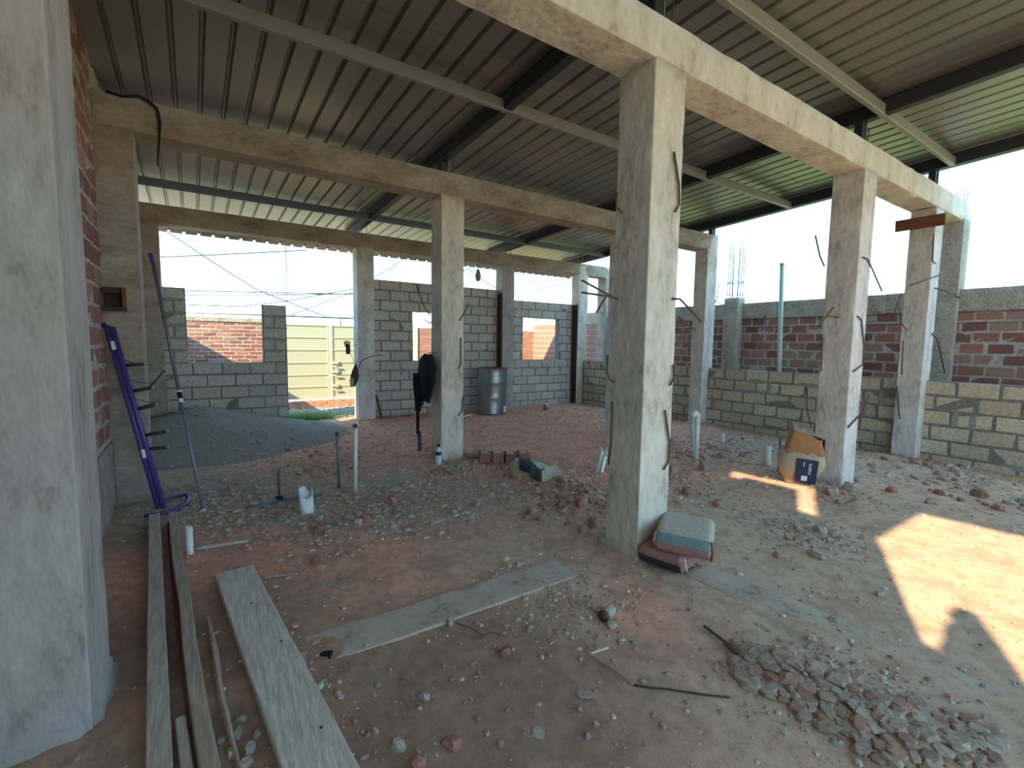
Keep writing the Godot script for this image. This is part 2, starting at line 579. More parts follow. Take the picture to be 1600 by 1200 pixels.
func wall_node(called: String, mesh: Mesh, mat: Material, label: String) -> MeshInstance3D:
	var o := obj(called, mesh, mat)
	o.set_meta("kind", "structure")
	tag(o, label, "wall", "", "structure")
	return o

func build_walls() -> void:
	# ---- the block wall at the far end, with openings
	var zf := ZC - 0.21
	var w1a := on_z(292, 520, zf).x
	var w1b := on_z(411, 520, zf).x
	var pb := on_z(449, 560, zf).x
	var w2a := on_z(645, 520, zf).x
	var w2b := w2a + 1.08
	var w3a := on_z(817, 520, zf).x
	var w3b := on_z(873, 520, zf).x
	var t := 0.15
	var zb := zf - t
	var y0 := -0.08
	var wf := wall_node("wall_far", slab_boxes([
		[XW, w1a, -0.1, 2.315, zb, zf], [w1a, w1b, -0.1, 1.115, zb, zf], [w1b, pb, -0.1, 2.115, zb, zf],
		[0.3, w2a, -0.1, 2.715, zb, zf], [w2a, w2b, -0.1, 1.115, zb, zf], [w2a, w2b, 2.125, 2.715, zb, zf], [w2b, 3.3, -0.1, 2.715, zb, zf],
		[3.5, w3a, -0.1, 2.515, zb, zf], [w3a, w3b, -0.1, 1.115, zb, zf], [w3a, w3b, 2.125, 2.515, zb, zf], [w3b, 5.6, -0.1, 2.515, zb, zf]]), M.mortar_dark, "unfinished grey block wall with window openings at the far end")
	masonry(wf, "block", 0, XW, pb, zf, -1.0, t, y0, 12, 0.2, 0.41, 0.022, M.block, [[w1a, w1b, 1.12, 9.0], [w1b, pb, 2.12, 9.0]])
	masonry(wf, "block", 0, 0.34, 3.3, zf, -1.0, t, y0, 14, 0.2, 0.41, 0.026, M.block, [[w2a, w2b, 1.12, 2.12]])
	masonry(wf, "block", 0, 3.56, 5.6, zf, -1.0, t, y0, 13, 0.2, 0.41, 0.022, M.block, [[w3a, w3b, 1.12, 2.12]])

	# ---- the low block wall along the open side
	var xh := X3 + 0.21
	var wh := wall_node("wall_low", slab_boxes([[xh, xh + 0.15, -0.15, 1.085, ZC, 6.3]]), M.mortar_dark, "low yellowish grey block wall along the open side under the beam ends")
	masonry(wh, "block", 2, ZC + 0.02, 1.9, xh, 1.0, 0.15, -0.11, 6, 0.2, 0.41, 0.03, M.block_warm, [], [], 0.006)

	for i in 46:
		var yy := -0.11 + 0.2 * (1 + rng.randi() % 5) + rng.randf_range(-0.02, 0.02)
		var zz := rng.randf_range(-6.6, 1.4)
		var up := rng.randf() < 0.45
		var sm := obj("mortar_smear", rock(Vector3(0.02, rng.randf_range(0.16, 0.22) if up else rng.randf_range(0.04, 0.07), rng.randf_range(0.05, 0.1) if up else rng.randf_range(0.2, 0.5)), i + 300, 0.7), M.mortar_smear, wh)
		sm.position = Vector3(xh - 0.004, yy + (0.1 if up else 0.0), zz)
	for i in 40:
		var yy := -0.08 + 0.2 * (1 + rng.randi() % 12)
		var xx := rng.randf_range(0.45, 5.4)
		var k := rng.randf() < 0.3
		if (xx > w2a - 0.3 and xx < w2b + 0.3) or (xx > w3a - 0.3 and xx < w3b + 0.3) or (xx > 3.0 and xx < 3.8):
			yy = minf(yy, 0.92)
		var sm := obj("mortar_smear", rock(Vector3(rng.randf_range(0.05, 0.08) if k else rng.randf_range(0.15, 0.4), 0.17 if k else rng.randf_range(0.04, 0.06), 0.02), i + 400, 0.7), M.mortar_smear, wf)
		sm.position = Vector3(xx, minf(yy, 2.4), zf + 0.004)
	for yy in [2.12, 1.92, 1.72, 1.52, 1.32]:
		for q in [[w1b, pb], [XW + 0.3, w1a]]:
			if yy > 2.0 and q[0] == w1b:
				continue
			var sm := obj("mortar_smear", rock(Vector3((q[1] - q[0]) * 1.1, rng.randf_range(0.035, 0.06), 0.025), int(yy * 100), 0.9), M.mortar_smear, wf)
			sm.position = Vector3((q[0] + q[1]) * 0.5, yy, zf)

	# ---- the red brick boundary wall behind it
	var xb := 6.86
	var wb := wall_node("wall_boundary", slab_boxes([[xb, xb + 0.13, -0.2, 2.09, -10.6, 6.4]]), M.mortar, "weathered red brick boundary wall behind the low block wall")
	masonry(wb, "brick", 2, -7.0, 1.9, xb, 1.0, 0.13, 0.65, 9, 0.16, 0.3, 0.028, M.brick, [], [], 0.007)
	var far_st := new_st()
	masonry(wb, "brick", 2, -10.5, -7.0, xb, 1.0, 0.13, 0.0, 13, 0.16, 0.3, 0.024, M.brick, [], [], 0.0, far_st)
	var fb := obj("brick_courses", done(far_st), M.brick[1], wb)
	fb.set_meta("kind", "stuff")
	# cast cap in lengths
	var z := -10.6
	while z < 6.0:
		var le := rng.randf_range(1.3, 1.9)
		var cap := obj("cap_beam", cast(Vector3(z, 2.24, 0), 0.32, 0.17, le, 0, 0.010, z), M.concrete_weathered, wb)
		cap.rotation.y = -PI / 2
		cap.position = Vector3(xb + 0.065, 2.235 + rng.randf_range(-0.008, 0.008), z)
		z += le
	# thin wire strung along the wall face
	for yy in [2.06, 1.9]:
		var pts := []
		for i in 20:
			pts.append(Vector3(xb - 0.03, yy + 0.012 * n_mid.get_noise_1d(i * 9.0 + yy * 50.0), -6.5 + i * 0.42))
		obj("tie_wire", tube_mesh(pts, 0.004, 5), M.wire, wb)

	# ---- the brick wall with the columns in it
	var xo := XW - 0.14
	var wl := wall_node("wall_left", slab_boxes([
		[xo, XW, -0.1, 3.86, ZB - 0.3, 2.05],
		[xo, XW, 3.82, 4.3, -0.35, 1.9], [xo, XW, 3.82, 4.2, -2.45, -0.75],
		[xo, XW, -0.1, 3.52, 2.64, 2.87], [xo, XW, -0.1, 3.955, 2.05, 2.64],
		[xo, XW, -0.1, 4.25, 2.86, 3.13], [xo, XW, -0.1, 2.49, 3.13, 6.4], [xo, XW, 2.49, 2.62, 3.36, 3.6], [xo, XW, 2.62, 2.75, 3.42, 3.6], [xo, XW, 2.75, 2.9, 3.5, 3.6],
		[xo, XW, -0.1, 1.93, -10.5, ZB - 0.3], [xo, XW, 1.93, 3.9, -5.5, ZB - 0.3], [xo, XW, 1.93, 3.7, -7.1, -6.0], [xo, XW, 3.2, 3.75, -6.3, -5.4]]), M.mortar, "red brick side wall with wide mortar joints between concrete columns")  # gap in the far bay is unseen, added to let sun into the yard
	masonry(wl, "brick", 2, ZB + 0.02, -0.5, XW, -1.0, 0.14, 0.62, 20, 0.165, 0.3, 0.03, M.brick, [], [], 0.007)
	# rendered foot of that wall
	obj("render_band", cast(Vector3(ZB, 0.25, 3), 0.62, 0.03, 2.9, 0, 0.006, 3.0), M.concrete_brown, wl).transform = Transform3D(Basis(Vector3.UP, -PI / 2), Vector3(XW + 0.006, 0.28, ZB))

	# ---- front boundary of the yard
	var zg := -10.5
	var wy := wall_node("wall_yard", slab_boxes([[XW, -1.0, -0.1, 1.9, zg - 0.12, zg], [2.75, 4.4, -0.1, 1.9, zg - 0.12, zg], [5.2, xb + 0.2, -0.1, 1.9, zg - 0.12, zg]]), M.mortar, "sunlit red brick wall across the yard beyond the openings")
	masonry(wy, "brick", 0, XW, -1.0, zg, -1.0, 0.12, 0.72, 14, 0.085, 0.27, 0.016, M.brick, [], [], 0.003)
	var yst := new_st()
	masonry(wy, "brick", 0, XW, -1.0, zg, -1.0, 0.12, 0.04, 8, 0.085, 0.27, 0.016, M.brick, [], [], 0.0, yst)
	masonry(wy, "brick", 0, 2.75, 4.4, zg, -1.0, 0.12, 0.04, 22, 0.085, 0.27, 0.016, M.brick, [], [], 0.0, yst)
	masonry(wy, "brick", 0, 5.2, xb, zg, -1.0, 0.12, 0.04, 22, 0.085, 0.27, 0.016, M.brick, [], [], 0.0, yst)
	obj("brick_courses", done(yst), M.brick[1], wy).set_meta("kind", "stuff")
	var yc := cast(Vector3(0, 1.95, 0), 0.1, 0.16, 2.2, 0, 0.006, 4.0)
	obj("coping", yc, M.concrete_weathered, wy).position = Vector3(XW, 1.95, zg - 0.06)
	for px in [[2.28, 2.75], [4.4, 5.2]]:
		obj("pilaster", slab_boxes([[px[0], px[1], -0.1, 2.0, zg - 0.16, zg + 0.04]], 0.01), M.concrete_pale, wy)

# ------------------------------------------------------------------ frame
func rod(parent: Node, pts: Array, r := 0.005, called := "rebar") -> void:
	obj(called, tube_mesh(pts, r, 6), M.rebar, parent)

func px_rods(parent: Node3D, axis: int, plane: float, lists: Array, r := 0.0075) -> void:
	for l in lists:
		var pts := []
		for q in l:
			var p := on_z(q[0], q[1], plane) if axis == 2 else on_x(q[0], q[1], plane)
			pts.append(p - parent.position)
		rod(parent, pts, r)

func column(x: float, z: float, h: float, w: float, d: float, mat: Material, label: String, joints := [], base := -0.1) -> Node3D:
	var o := thing("concrete_column", label, "column", Vector3(x + w * 0.5, 0, z - d * 0.5), "concrete columns of the frame")
	var m := obj("shaft", cast(Vector3(x, 0, z), w, d, h - base, 1, 0.0045, x * 3.1 + z, joints), mat, o)
	m.position.y = base
	return o

func build_frame() -> void:
	var a0 := column(XL - 0.36, -0.117, 4.0, 0.36, 0.467, M.concrete_grey, "broad grey concrete column standing in the brick wall at the plank ends")
	# mortar slumped round its foot
	var foot := []
	for i in 5:
		var ring := []
		for k in 20:
			var t := TAU * k / 20
			var w: float = [1.16, 1.09, 1.04, 1.01, 0.99][i]
			var p := Vector3(cos(t) * 0.2, 0, sin(t) * 0.25)
			p = p / maxf(absf(cos(t)), absf(sin(t))) * w
			p.y = [-0.06, 0.0, 0.02, 0.04, 0.07][i] + 0.03 * n_mid.get_noise_2d(k * 30.0, i * 20.0)
			ring.append(p + Vector3(0, 0, 0) + Vector3(0.02 * n_fine.get_noise_2d(k * 40.0, i), 0, 0.02 * n_fine.get_noise_2d(k * 40.0, i + 9)))
		foot.append(ring)
	obj("mortar_skirt", loft_mesh(foot), M.concrete_grey, a0)
	var a1 := column(X1, ZA, 3.38, CW, 0.311, M.concrete_pale, "pale concrete column with two stacked cement bags at its foot", [3.02, 2.02])
	var a2 := column(X2, ZA, 3.38, CW, 0.3, M.concrete, "concrete column with a torn paper bag leaning at its foot", [2.0])
	var a3 := column(X3, ZA, 3.36, CW, 0.27, M.concrete, "concrete column in the low block wall with a brown board at its head", [1.9])
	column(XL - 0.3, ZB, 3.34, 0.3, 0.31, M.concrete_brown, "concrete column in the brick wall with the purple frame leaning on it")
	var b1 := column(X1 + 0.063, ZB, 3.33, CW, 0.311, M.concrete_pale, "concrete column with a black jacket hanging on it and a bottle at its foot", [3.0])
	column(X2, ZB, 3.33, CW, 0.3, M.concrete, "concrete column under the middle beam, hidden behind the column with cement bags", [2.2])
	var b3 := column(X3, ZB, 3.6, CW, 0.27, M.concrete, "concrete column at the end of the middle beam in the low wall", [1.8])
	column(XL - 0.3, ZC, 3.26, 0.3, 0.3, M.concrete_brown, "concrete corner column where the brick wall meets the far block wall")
	var c1 := column(X1 + 0.048, ZC, 3.26, CW, 0.3, M.concrete, "concrete column beside the doorway with a sack hanging on it")
	column(X2, ZC, 3.26, CW, 0.3, M.concrete_grey, "concrete column in the far block wall beside the metal drum")
	column(X3, ZC, 3.5, CW, 0.27, M.concrete_pale, "concrete column where the far block wall meets the low wall")
	column(6.74, ZA + 0.01, 3.4, 0.3, 0.42, M.concrete_weathered, "rough honeycombed concrete column rising behind the low wall at the first beam's end", [1.2, 2.4])
	column(6.5, ZC, 3.3, 0.26, 0.3, M.concrete_weathered, "weathered concrete column behind the low wall at the far beam's end")
	# row of columns behind the viewer, holding the same roof
	column(XL - 0.36, 3.13, 4.0, 0.3, 0.3, M.concrete_grey, "concrete column in the brick wall next to the open bay")
	column(X1, 3.2, 3.38, CW, 0.3, M.concrete, "concrete column of the row behind the plank ends")
	column(X2, 3.2, 3.38, CW, 0.3, M.concrete, "concrete column of the row behind the sunlit floor patch")
	column(X3, 3.2, 3.38, CW, 0.27, M.concrete, "concrete column in the low wall behind the sunlit floor patch")

	# dark brown strips added over the inner faces of two far columns
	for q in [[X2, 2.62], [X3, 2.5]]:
		var s := thing("dark_strip", "dark brown upright strip on the far column %s" % ("beside the drum" if q[0] == X2 else "at the low wall corner"), "board", Vector3(q[0] - 0.012, 0, ZC - 0.106), "dark strips on the far columns")
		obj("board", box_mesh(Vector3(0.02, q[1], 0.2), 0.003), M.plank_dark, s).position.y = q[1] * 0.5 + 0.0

	# bent reinforcement sticking out of the columns
	px_rods(a1, 2, 0.015, [[[1053, 237], [1061, 290], [1061, 320], [1055, 331]], [[1051, 467], [1062, 467], [1075, 480], [1096, 503]], [[1060, 495], [1072, 505], [1086, 515]], [[1052, 570], [1053, 590], [1047, 602]], [[1039, 641], [1046, 690], [1044, 722], [1037, 734]]])
	px_rods(a1, 2, -0.16, [[[909, 438], [950, 460], [966, 468]], [[909, 457], [950, 463], [962, 467]], [[946, 465], [932, 488]], [[950, 555], [948, 580], [952, 592], [960, 597]], [[957, 628], [955, 690], [951, 726]], [[964, 300], [963, 322], [972, 333]]])
	px_rods(a2, 2, 0.015, [[[1349, 402], [1356, 405], [1378, 455]], [[1340, 494], [1346, 500], [1350, 540], [1348, 570], [1333, 581]], [[1358, 617], [1347, 645], [1325, 668]]])
	px_rods(a2, 2, -0.15, [[[1274, 368], [1281, 400], [1288, 416]], [[1279, 510], [1292, 493], [1303, 480]], [[1292, 494], [1320, 497], [1334, 498]], [[1285, 528], [1283, 580]], [[1261, 605], [1261, 640], [1268, 668]]])
	px_rods(a3, 2, 0.015, [[[1422, 446], [1474, 428]], [[1459, 365], [1457, 408], [1462, 412]], [[1461, 450], [1472, 452], [1537, 482]], [[1456, 521], [1465, 530], [1476, 583]]])
	px_rods(a3, 2, -0.14, [[[1393, 501], [1408, 460]], [[1405, 480], [1407, 503], [1417, 516]], [[1411, 532], [1409, 585]], [[1401, 603], [1404, 640], [1406, 655]]])
	px_rods(b1, 2, ZB + 0.012, [[[733, 474], [725, 490], [718, 501]], [[720, 528], [720, 570], [716, 576]], [[724, 620], [722, 642], [716, 650]]])
	px_rods(b1, 2, ZB - 0.16, [[[650, 445], [663, 480], [672, 492]], [[664, 499], [670, 505], [675, 503]]])
	px_rods(b3, 2, ZB + 0.012, [[[1117, 472], [1120, 468], [1123, 443]], [[1117, 470], [1130, 476]]])
	px_rods(c1, 2, ZC + 0.015, [[[596, 554], [580, 557], [566, 563], [559, 576]]])

	# ---- beams
	var beams := [
		["first", -3.25, 7.02, 3.374, 3.641, ZA, 0.311, M.concrete_pale, "pale concrete beam on the column with cement bags, running over the low wall"],
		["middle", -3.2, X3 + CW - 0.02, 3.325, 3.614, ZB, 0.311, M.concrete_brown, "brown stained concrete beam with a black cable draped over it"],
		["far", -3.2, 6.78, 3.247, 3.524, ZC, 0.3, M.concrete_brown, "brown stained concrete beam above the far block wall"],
		["rear", -3.25, 5.9, 3.374, 3.641, 3.2, 0.3, M.concrete, "concrete beam of the row behind the sunlit floor patch"]]
	for b in beams:
		var o := thing("concrete_beam", b[8], "beam", Vector3(b[1], b[3], b[5] - b[6] * 0.5), "concrete beams of the frame")
		var h: float = b[4] - b[3]
		obj("cast_body", cast(Vector3(b[1], b[3], b[5]), h, b[6], b[2] - b[1], 0, 0.0055, b[5] * 2.0), b[7], o).position.y = h * 0.5
		# stubs of reinforcement on top
		for cx in [[0.16, 1], [3.45, 1], [5.7, 1]]:
			if b[0] == "rear":
				continue
			for k in 3:
				var px: float = cx[0] - b[1] + [-0.09, 0.02, 0.1][k]
				rod(o, [Vector3(px, h - 0.02, -0.05 + 0.05 * k), Vector3(px + 0.01, h + 0.13 + 0.05 * k, -0.04 + 0.05 * k)], 0.006)
	# rebar at the free end of the first beam
	var en := thing("rebar_stubs", "thin rusty bars standing on the end of the first concrete beam", "rebar", Vector3(6.9, 3.62, -0.12))
	for k in 4:
		rod(en, [Vector3(-0.1 + 0.07 * k, 0, 0.07 * (k % 2)), Vector3(-0.1 + 0.07 * k + 0.02, 0.2 + 0.05 * (k % 2), 0.07 * (k % 2))], 0.005)

	# pilaster waiting for its beam, with bars standing free
	var pl := thing("wall_pilaster", "weathered concrete stub column on the brick boundary with tall bars standing out of it", "pilaster", Vector3(6.78, 0, ZB - 0.15))
	obj("shaft", cast(Vector3(6.8, 0, ZB), 0.26, 0.3, 2.5, 1, 0.012, 44.0, [2.1]), M.concrete_weathered, pl)
	for i in 8:
		var bx: float = [-0.1, -0.1, -0.1, 0.0, 0.0, 0.1, 0.1, 0.1][i]
		var bz: float = [-0.11, 0.0, 0.11, -0.11, 0.11, -0.11, 0.0, 0.11][i]
		rod(pl, [Vector3(bx, 2.4, bz), Vector3(bx + 0.015 * sin(i * 2.0), 3.6 + 0.12 * sin(i * 5.0), bz + 0.02 * cos(i * 3.0))], 0.0065)
	for yy in [2.57, 2.8, 2.83]:
		rod(pl, [Vector3(-0.11, yy, -0.12), Vector3(0.11, yy, -0.12), Vector3(0.11, yy, 0.12), Vector3(-0.11, yy, 0.12), Vector3(-0.11, yy, -0.12)], 0.005, "stirrup")

	var bd := thing("formwork_board", "reddish brown board fixed at the head of the column in the low wall", "board", Vector3(5.5, 3.18, -0.15))
	obj("plank", box_mesh(Vector3(0.03, 0.15, 0.52), 0.003, 0.002), M.plank_red, bd)

# ------------------------------------------------------------------ roof
func roof_y(z: float) -> float:      # underside of the sheets
	return 4.08 + 0.045 * z

func rib_profile(w: float) -> Array:
	var out := []
	var n := 5
	var p := w / n
	for i in n:
		var x := i * p
		for q in [[0.0, 0.036], [0.016, 0.036], [0.032, 0.0], [p - 0.018, 0.0]]:
			out.append(Vector2(x + q[0], q[1]))
	out.append(Vector2(w, 0.036))
	out.append(Vector2(w + 0.014, 0.036))
	return out

func sheet_mesh(w: float, z0: float, z1: float, y0: float, y1: float) -> ArrayMesh:
	var pr := rib_profile(w)
	var st := new_st()
	for i in pr.size() - 1:
		var a: Vector2 = pr[i]
		var b: Vector2 = pr[i + 1]
		var p := [Vector3(a.x, y0 + a.y, z0), Vector3(b.x, y0 + b.y, z0), Vector3(b.x, y1 + b.y, z1), Vector3(a.x, y1 + a.y, z1)]
		var up := Vector3(0, 0.003, 0)
		var c := (a + b) * 0.5
		var mid := Vector3(c.x, (y0 + y1) * 0.5 + c.y, (z0 + z1) * 0.5)
		quad(st, p[0], p[1], p[2], p[3], mid + Vector3(0, 5, 0))
		quad(st, p[0] + up, p[1] + up, p[2] + up, p[3] + up, mid - Vector3(0, 5, 0))
		quad(st, p[0], p[1], p[1] + up, p[0] + up, mid)
		quad(st, p[3], p[2], p[2] + up, p[3] + up, mid)
	return done(st)

func channel(length: float, w: float, h: float) -> ArrayMesh:      # a cold-formed box purlin along x
	var st := new_st()
	add_box(st, Vector3(0, 0, 0), Vector3(length, h, w), 0.006)
	return done(st)

func build_roof() -> void:
	var w := 1.05
	var roof := Node3D.new()
	roof.name = "ceiling"
	roof.set_meta("kind", "structure")
	roof.set_meta("label", "ribbed zinc roof sheets laid over steel members")
	add_child(roof, true)
	var m0 := sheet_mesh(w, 5.2, -1.75, roof_y(5.2) + 0.004, roof_y(-1.75) + 0.004)
	var m1 := sheet_mesh(w, -1.55, -8.0, roof_y(-1.55), roof_y(-8.0))
	for i in 9:
		var x := 6.0 - w * (i + 1)
		for m in [m0, m1]:
			var o := obj("roof_sheet", m, M.zinc[(i * 2 + (0 if m == m0 else 1)) % 3], roof)
			o.position = Vector3(x, 0.0015 * (i % 2), 0)
	# short sheets hung lower past the far beam
	var e := sheet_mesh(w, -7.12, -7.75, 3.52, 3.275)
	for i in 9:
		obj("eave_sheet", e, M.zinc[i % 3], roof).position = Vector3(6.0 - w * (i + 1), 0.001 * (i % 2), 0)

	# rafters along z under the sheets
	for q in [[0.15, "over the column with cement bags"], [3.5, "over the column with the paper bag"], [5.88, "along the open roof edge"]]:
		var o := thing("steel_rafter", "dark steel rafter under the roof sheets %s" % q[1], "rafter", Vector3(q[0], 0, 0), "dark steel rafters")
		var a := Vector3(0, roof_y(5.1) - 0.078, 5.1)
		var b := Vector3(0, roof_y(-7.9) - 0.078, -7.9)
		var m := obj("box_section", box_mesh(Vector3(0.10 if q[0] < 5.0 else 0.13, 0.15, a.distance_to(b)), 0.006), M.steel_dark, o)
		m.position = (a + b) * 0.5
		m.rotation.x = atan2(b.y - a.y, a.z - b.z)
		# posts on the beams
		for zz in [-0.16, ZB - 0.16, 3.05]:
			var top := roof_y(zz) - 0.15
			var bot: float = 3.6 if q[0] > -1.0 else 3.62
			obj("post", slab_boxes([[-0.04, 0.04, bot, top, zz - 0.04, zz + 0.04]], 0.003), M.steel_dark, o)
			obj("cleat", slab_boxes([[0.045, 0.052, bot + 0.01, top + 0.03, zz - 0.05, zz + 0.05]], 0.001), M.steel_light, o)
	# purlins along x
	for q in [[0.05, "crossing just behind the first concrete beam", "steel_light"], [-1.99, "crossing between the first and middle beams", "steel_light"], [-4.1, "crossing behind the middle beam", "steel_grey"], [-6.3, "crossing just before the far beam", "steel_grey"], [2.2, "crossing above the plank ends", "steel_light"]]:
		var o := thing("steel_purlin", "%s steel purlin %s" % ["pale grey" if q[2] == "steel_light" else "dull grey", q[1]], "purlin", Vector3(0, roof_y(q[0]) - 0.15, q[0]), "steel purlins under the roof sheets")
		for sx in [0.15, 3.5]:
			obj("splice_plate", box_mesh(Vector3(0.13, 0.016, 0.055), 0.002), M[q[2]], o).position = Vector3(sx, -0.014, 0)
		for seg in [[-3.19, 0.098], [0.202, 3.448], [3.552, 5.813]]:
			var m := obj("length", channel(seg[1] - seg[0], 0.055, 0.11), M[q[2]], o)
			m.position = Vector3((seg[0] + seg[1]) * 0.5, 0.034, 0.004 * sin(seg[0] * 9.0))

# ------------------------------------------------------------------ loose things
func strip_between(parent: Node, called: String, pts: Array, w: float, h: float, mat: Material) -> MeshInstance3D:
	# a length of sawn timber following pts (centre line of its underside)
	var rings := []
	for i in pts.size():
		var a: Vector3 = pts[max(i - 1, 0)]
		var b: Vector3 = pts[min(i + 1, pts.size() - 1)]
		var d := (b - a).normalized()
		var s := d.cross(Vector3.UP).normalized()
		var u := s.cross(d)
		var c: Vector3 = pts[i]
		var e := 0.004
		var ring := []
		for q in [[-1, 0, 1, 1], [1, 0, -1, 1], [1, 1, -1, -1], [-1, 1, 1, -1]]:
			var corner: Vector3 = c + s * (q[0] * w * 0.5) + u * (q[1] * h)
			if q[0] * (1 if q[1] == 0 else -1) < 0:
				ring.append(corner + u * (q[3] * e))
				ring.append(corner + s * (q[2] * e))
			else:
				ring.append(corner + s * (q[2] * e))
				ring.append(corner + u * (q[3] * e))
		rings.append(ring)
	var st := new_st()
	add_loft(st, rings)
	return obj(called, done(st), mat, parent)

func line_pts(a: Vector3, b: Vector3, n: int, wob := 0.0, sd := 0.0) -> Array:
	var out := []
	for i in n + 1:
		var t := float(i) / n
		out.append(a.lerp(b, t) + Vector3(n_mid.get_noise_2d(t * 9.0 + sd, 1.0), n_mid.get_noise_2d(t * 9.0 + sd, 7.0) * 0.3, n_mid.get_noise_2d(t * 9.0, sd)) * wob)
	return out

func build_timber() -> void:
	var t1 := thing("timber_plank", "long narrow sawn plank on edge, ending at the purple frame's foot", "plank", Vector3(-2.86, 0, -2.6), "")
	strip_between(t1, "board", line_pts(Vector3(0, 0.005, 0), Vector3(0.19, 0.005, 3.3), 14, 0.006, 3.0), 0.074, 0.075, M.plank[0])
	var t2 := thing("timber_plank", "narrow bowed sawn plank with a reddish edge lying beside the straight one", "plank", Vector3(-2.735, 0, -2.52), "")
	var pts := []
	for q in [[0.0, 0.0], [0.03, 0.6], [0.06, 1.1], [0.10, 1.6], [0.125, 2.1], [0.155, 2.55], [0.20, 3.1]]:
		pts.append(Vector3(q[0], 0.004, q[1]))
	strip_between(t2, "board", pts, 0.056, 0.09, M.plank[2])
	obj("red_edge", tube_mesh([Vector3(-0.025, 0.03, 0.1), Vector3(0.03, 0.03, 1.1), Vector3(0.095, 0.03, 2.1), Vector3(0.13, 0.03, 2.6)], 0.012, 5), M.plank_red, t2)
	for s in [[[0.215, 0.03, 2.05], [0.235, 0.03, 2.5], [0.275, 0.02, 2.95]], [[0.20, 0.02, 1.75], [0.225, 0.02, 2.1], [0.24, 0.01, 2.3]]]:
		var sp := []
		for q in s:
			sp.append(Vector3(q[0], q[1], q[2]))
		obj("splinter", tube_mesh(sp, [0.008, 0.014, 0.006], 5, true), M.plank[2], t2)
	var t4 := thing("timber_plank", "short pale plank end tucked against the bowed plank", "plank", Vector3(-2.64, 0, 0.03))
	strip_between(t4, "board", line_pts(Vector3(0, 0.004, 0), Vector3(0.06, 0.004, 0.7), 4, 0.001, 9.0), 0.036, 0.05, M.plank[1])
	var t3 := thing("timber_plank", "wide pale cement-stained plank lying flat beside the narrow ones", "plank", Vector3(-2.38, 0.012, -1.215))
	strip_between(t3, "board", line_pts(Vector3.ZERO, Vector3(0.19, 0.0, 2.3), 12, 0.004, 5.0), 0.212, 0.045, M.plank[1])
	for q in [[0.03, 0.5], [0.1, 0.95], [0.12, 1.6]]:
		var k := obj("knot", rock(Vector3(0.012, 0.003, 0.016), int(q[1] * 100)), M.plank_dark, t3)
		k.position = Vector3(q[0] * 1.0 + 0.04 * q[1], 0.046, q[1])
	# other bits of wood
	var f := thing("timber_plank", "thin brown plank lying along the foot of the far block wall", "plank", Vector3(0.12, gh(0.5, -6.95), -6.98))
	strip_between(f, "board", line_pts(Vector3.ZERO, Vector3(1.05, 0.01, 0.03), 4, 0.003, 2.0), 0.06, 0.025, M.plank[2])
	var g := thing("timber_plank", "dark stick leaning on the far block wall by the doorway column", "stick", Vector3(0.46, 0.0, -6.9))
	strip_between(g, "board", [Vector3(0.02, 0.0, 0.0), Vector3(-0.05, 0.45, -0.1)], 0.05, 0.02, M.plank_dark)
	var a := gp(308, 860)
	var b := gp(388, 848)
	var w := thing("timber_plank", "short pale stick on the dirt beside the small white pipe stub", "stick", a)
	strip_between(w, "board", line_pts(Vector3(0, 0.005, 0), b - a + Vector3(0, 0.008, 0), 4, 0.006, 1.0), 0.035, 0.015, M.plank[1])
	a = gp(413, 905)
	b = gp(465, 897)
	w = thing("timber_plank", "short weathered stick beside the wide pale plank", "stick", a)
	strip_between(w, "board", line_pts(Vector3(0, 0.004, 0), b - a, 3, 0.004, 6.0), 0.022, 0.012, M.plank[2])
	a = gp(722, 652)
	b = gp(737, 649)
	w = thing("timber_plank", "short white strip of wood on the dirt near the metal drum", "stick", a)
	strip_between(w, "board", [Vector3.ZERO, b - a], 0.04, 0.02, M.tag_white)
	# a timber box bracket on the brick-wall column
	var br := thing("wooden_bracket", "dark timber box fixed to the column above the purple frame", "bracket", Vector3(-3.09, 1.75, ZB + 0.01))
	obj("back_board", slab_boxes([[-0.085, 0.06, 0.0, 0.2, 0.0, 0.02]]), M.plank_dark, br)
	obj("shelf_board", slab_boxes([[-0.09, 0.075, 0.0, 0.025, 0.02, 0.16]]), M.plank_dark, br)
	obj("side_board", slab_boxes([[0.05, 0.07, 0.02, 0.2, 0.02, 0.15]]), M.plank_red, br)
	obj("top_board", slab_boxes([[-0.085, 0.05, 0.15, 0.2, 0.02, 0.1]]), M.plank_dark, br)

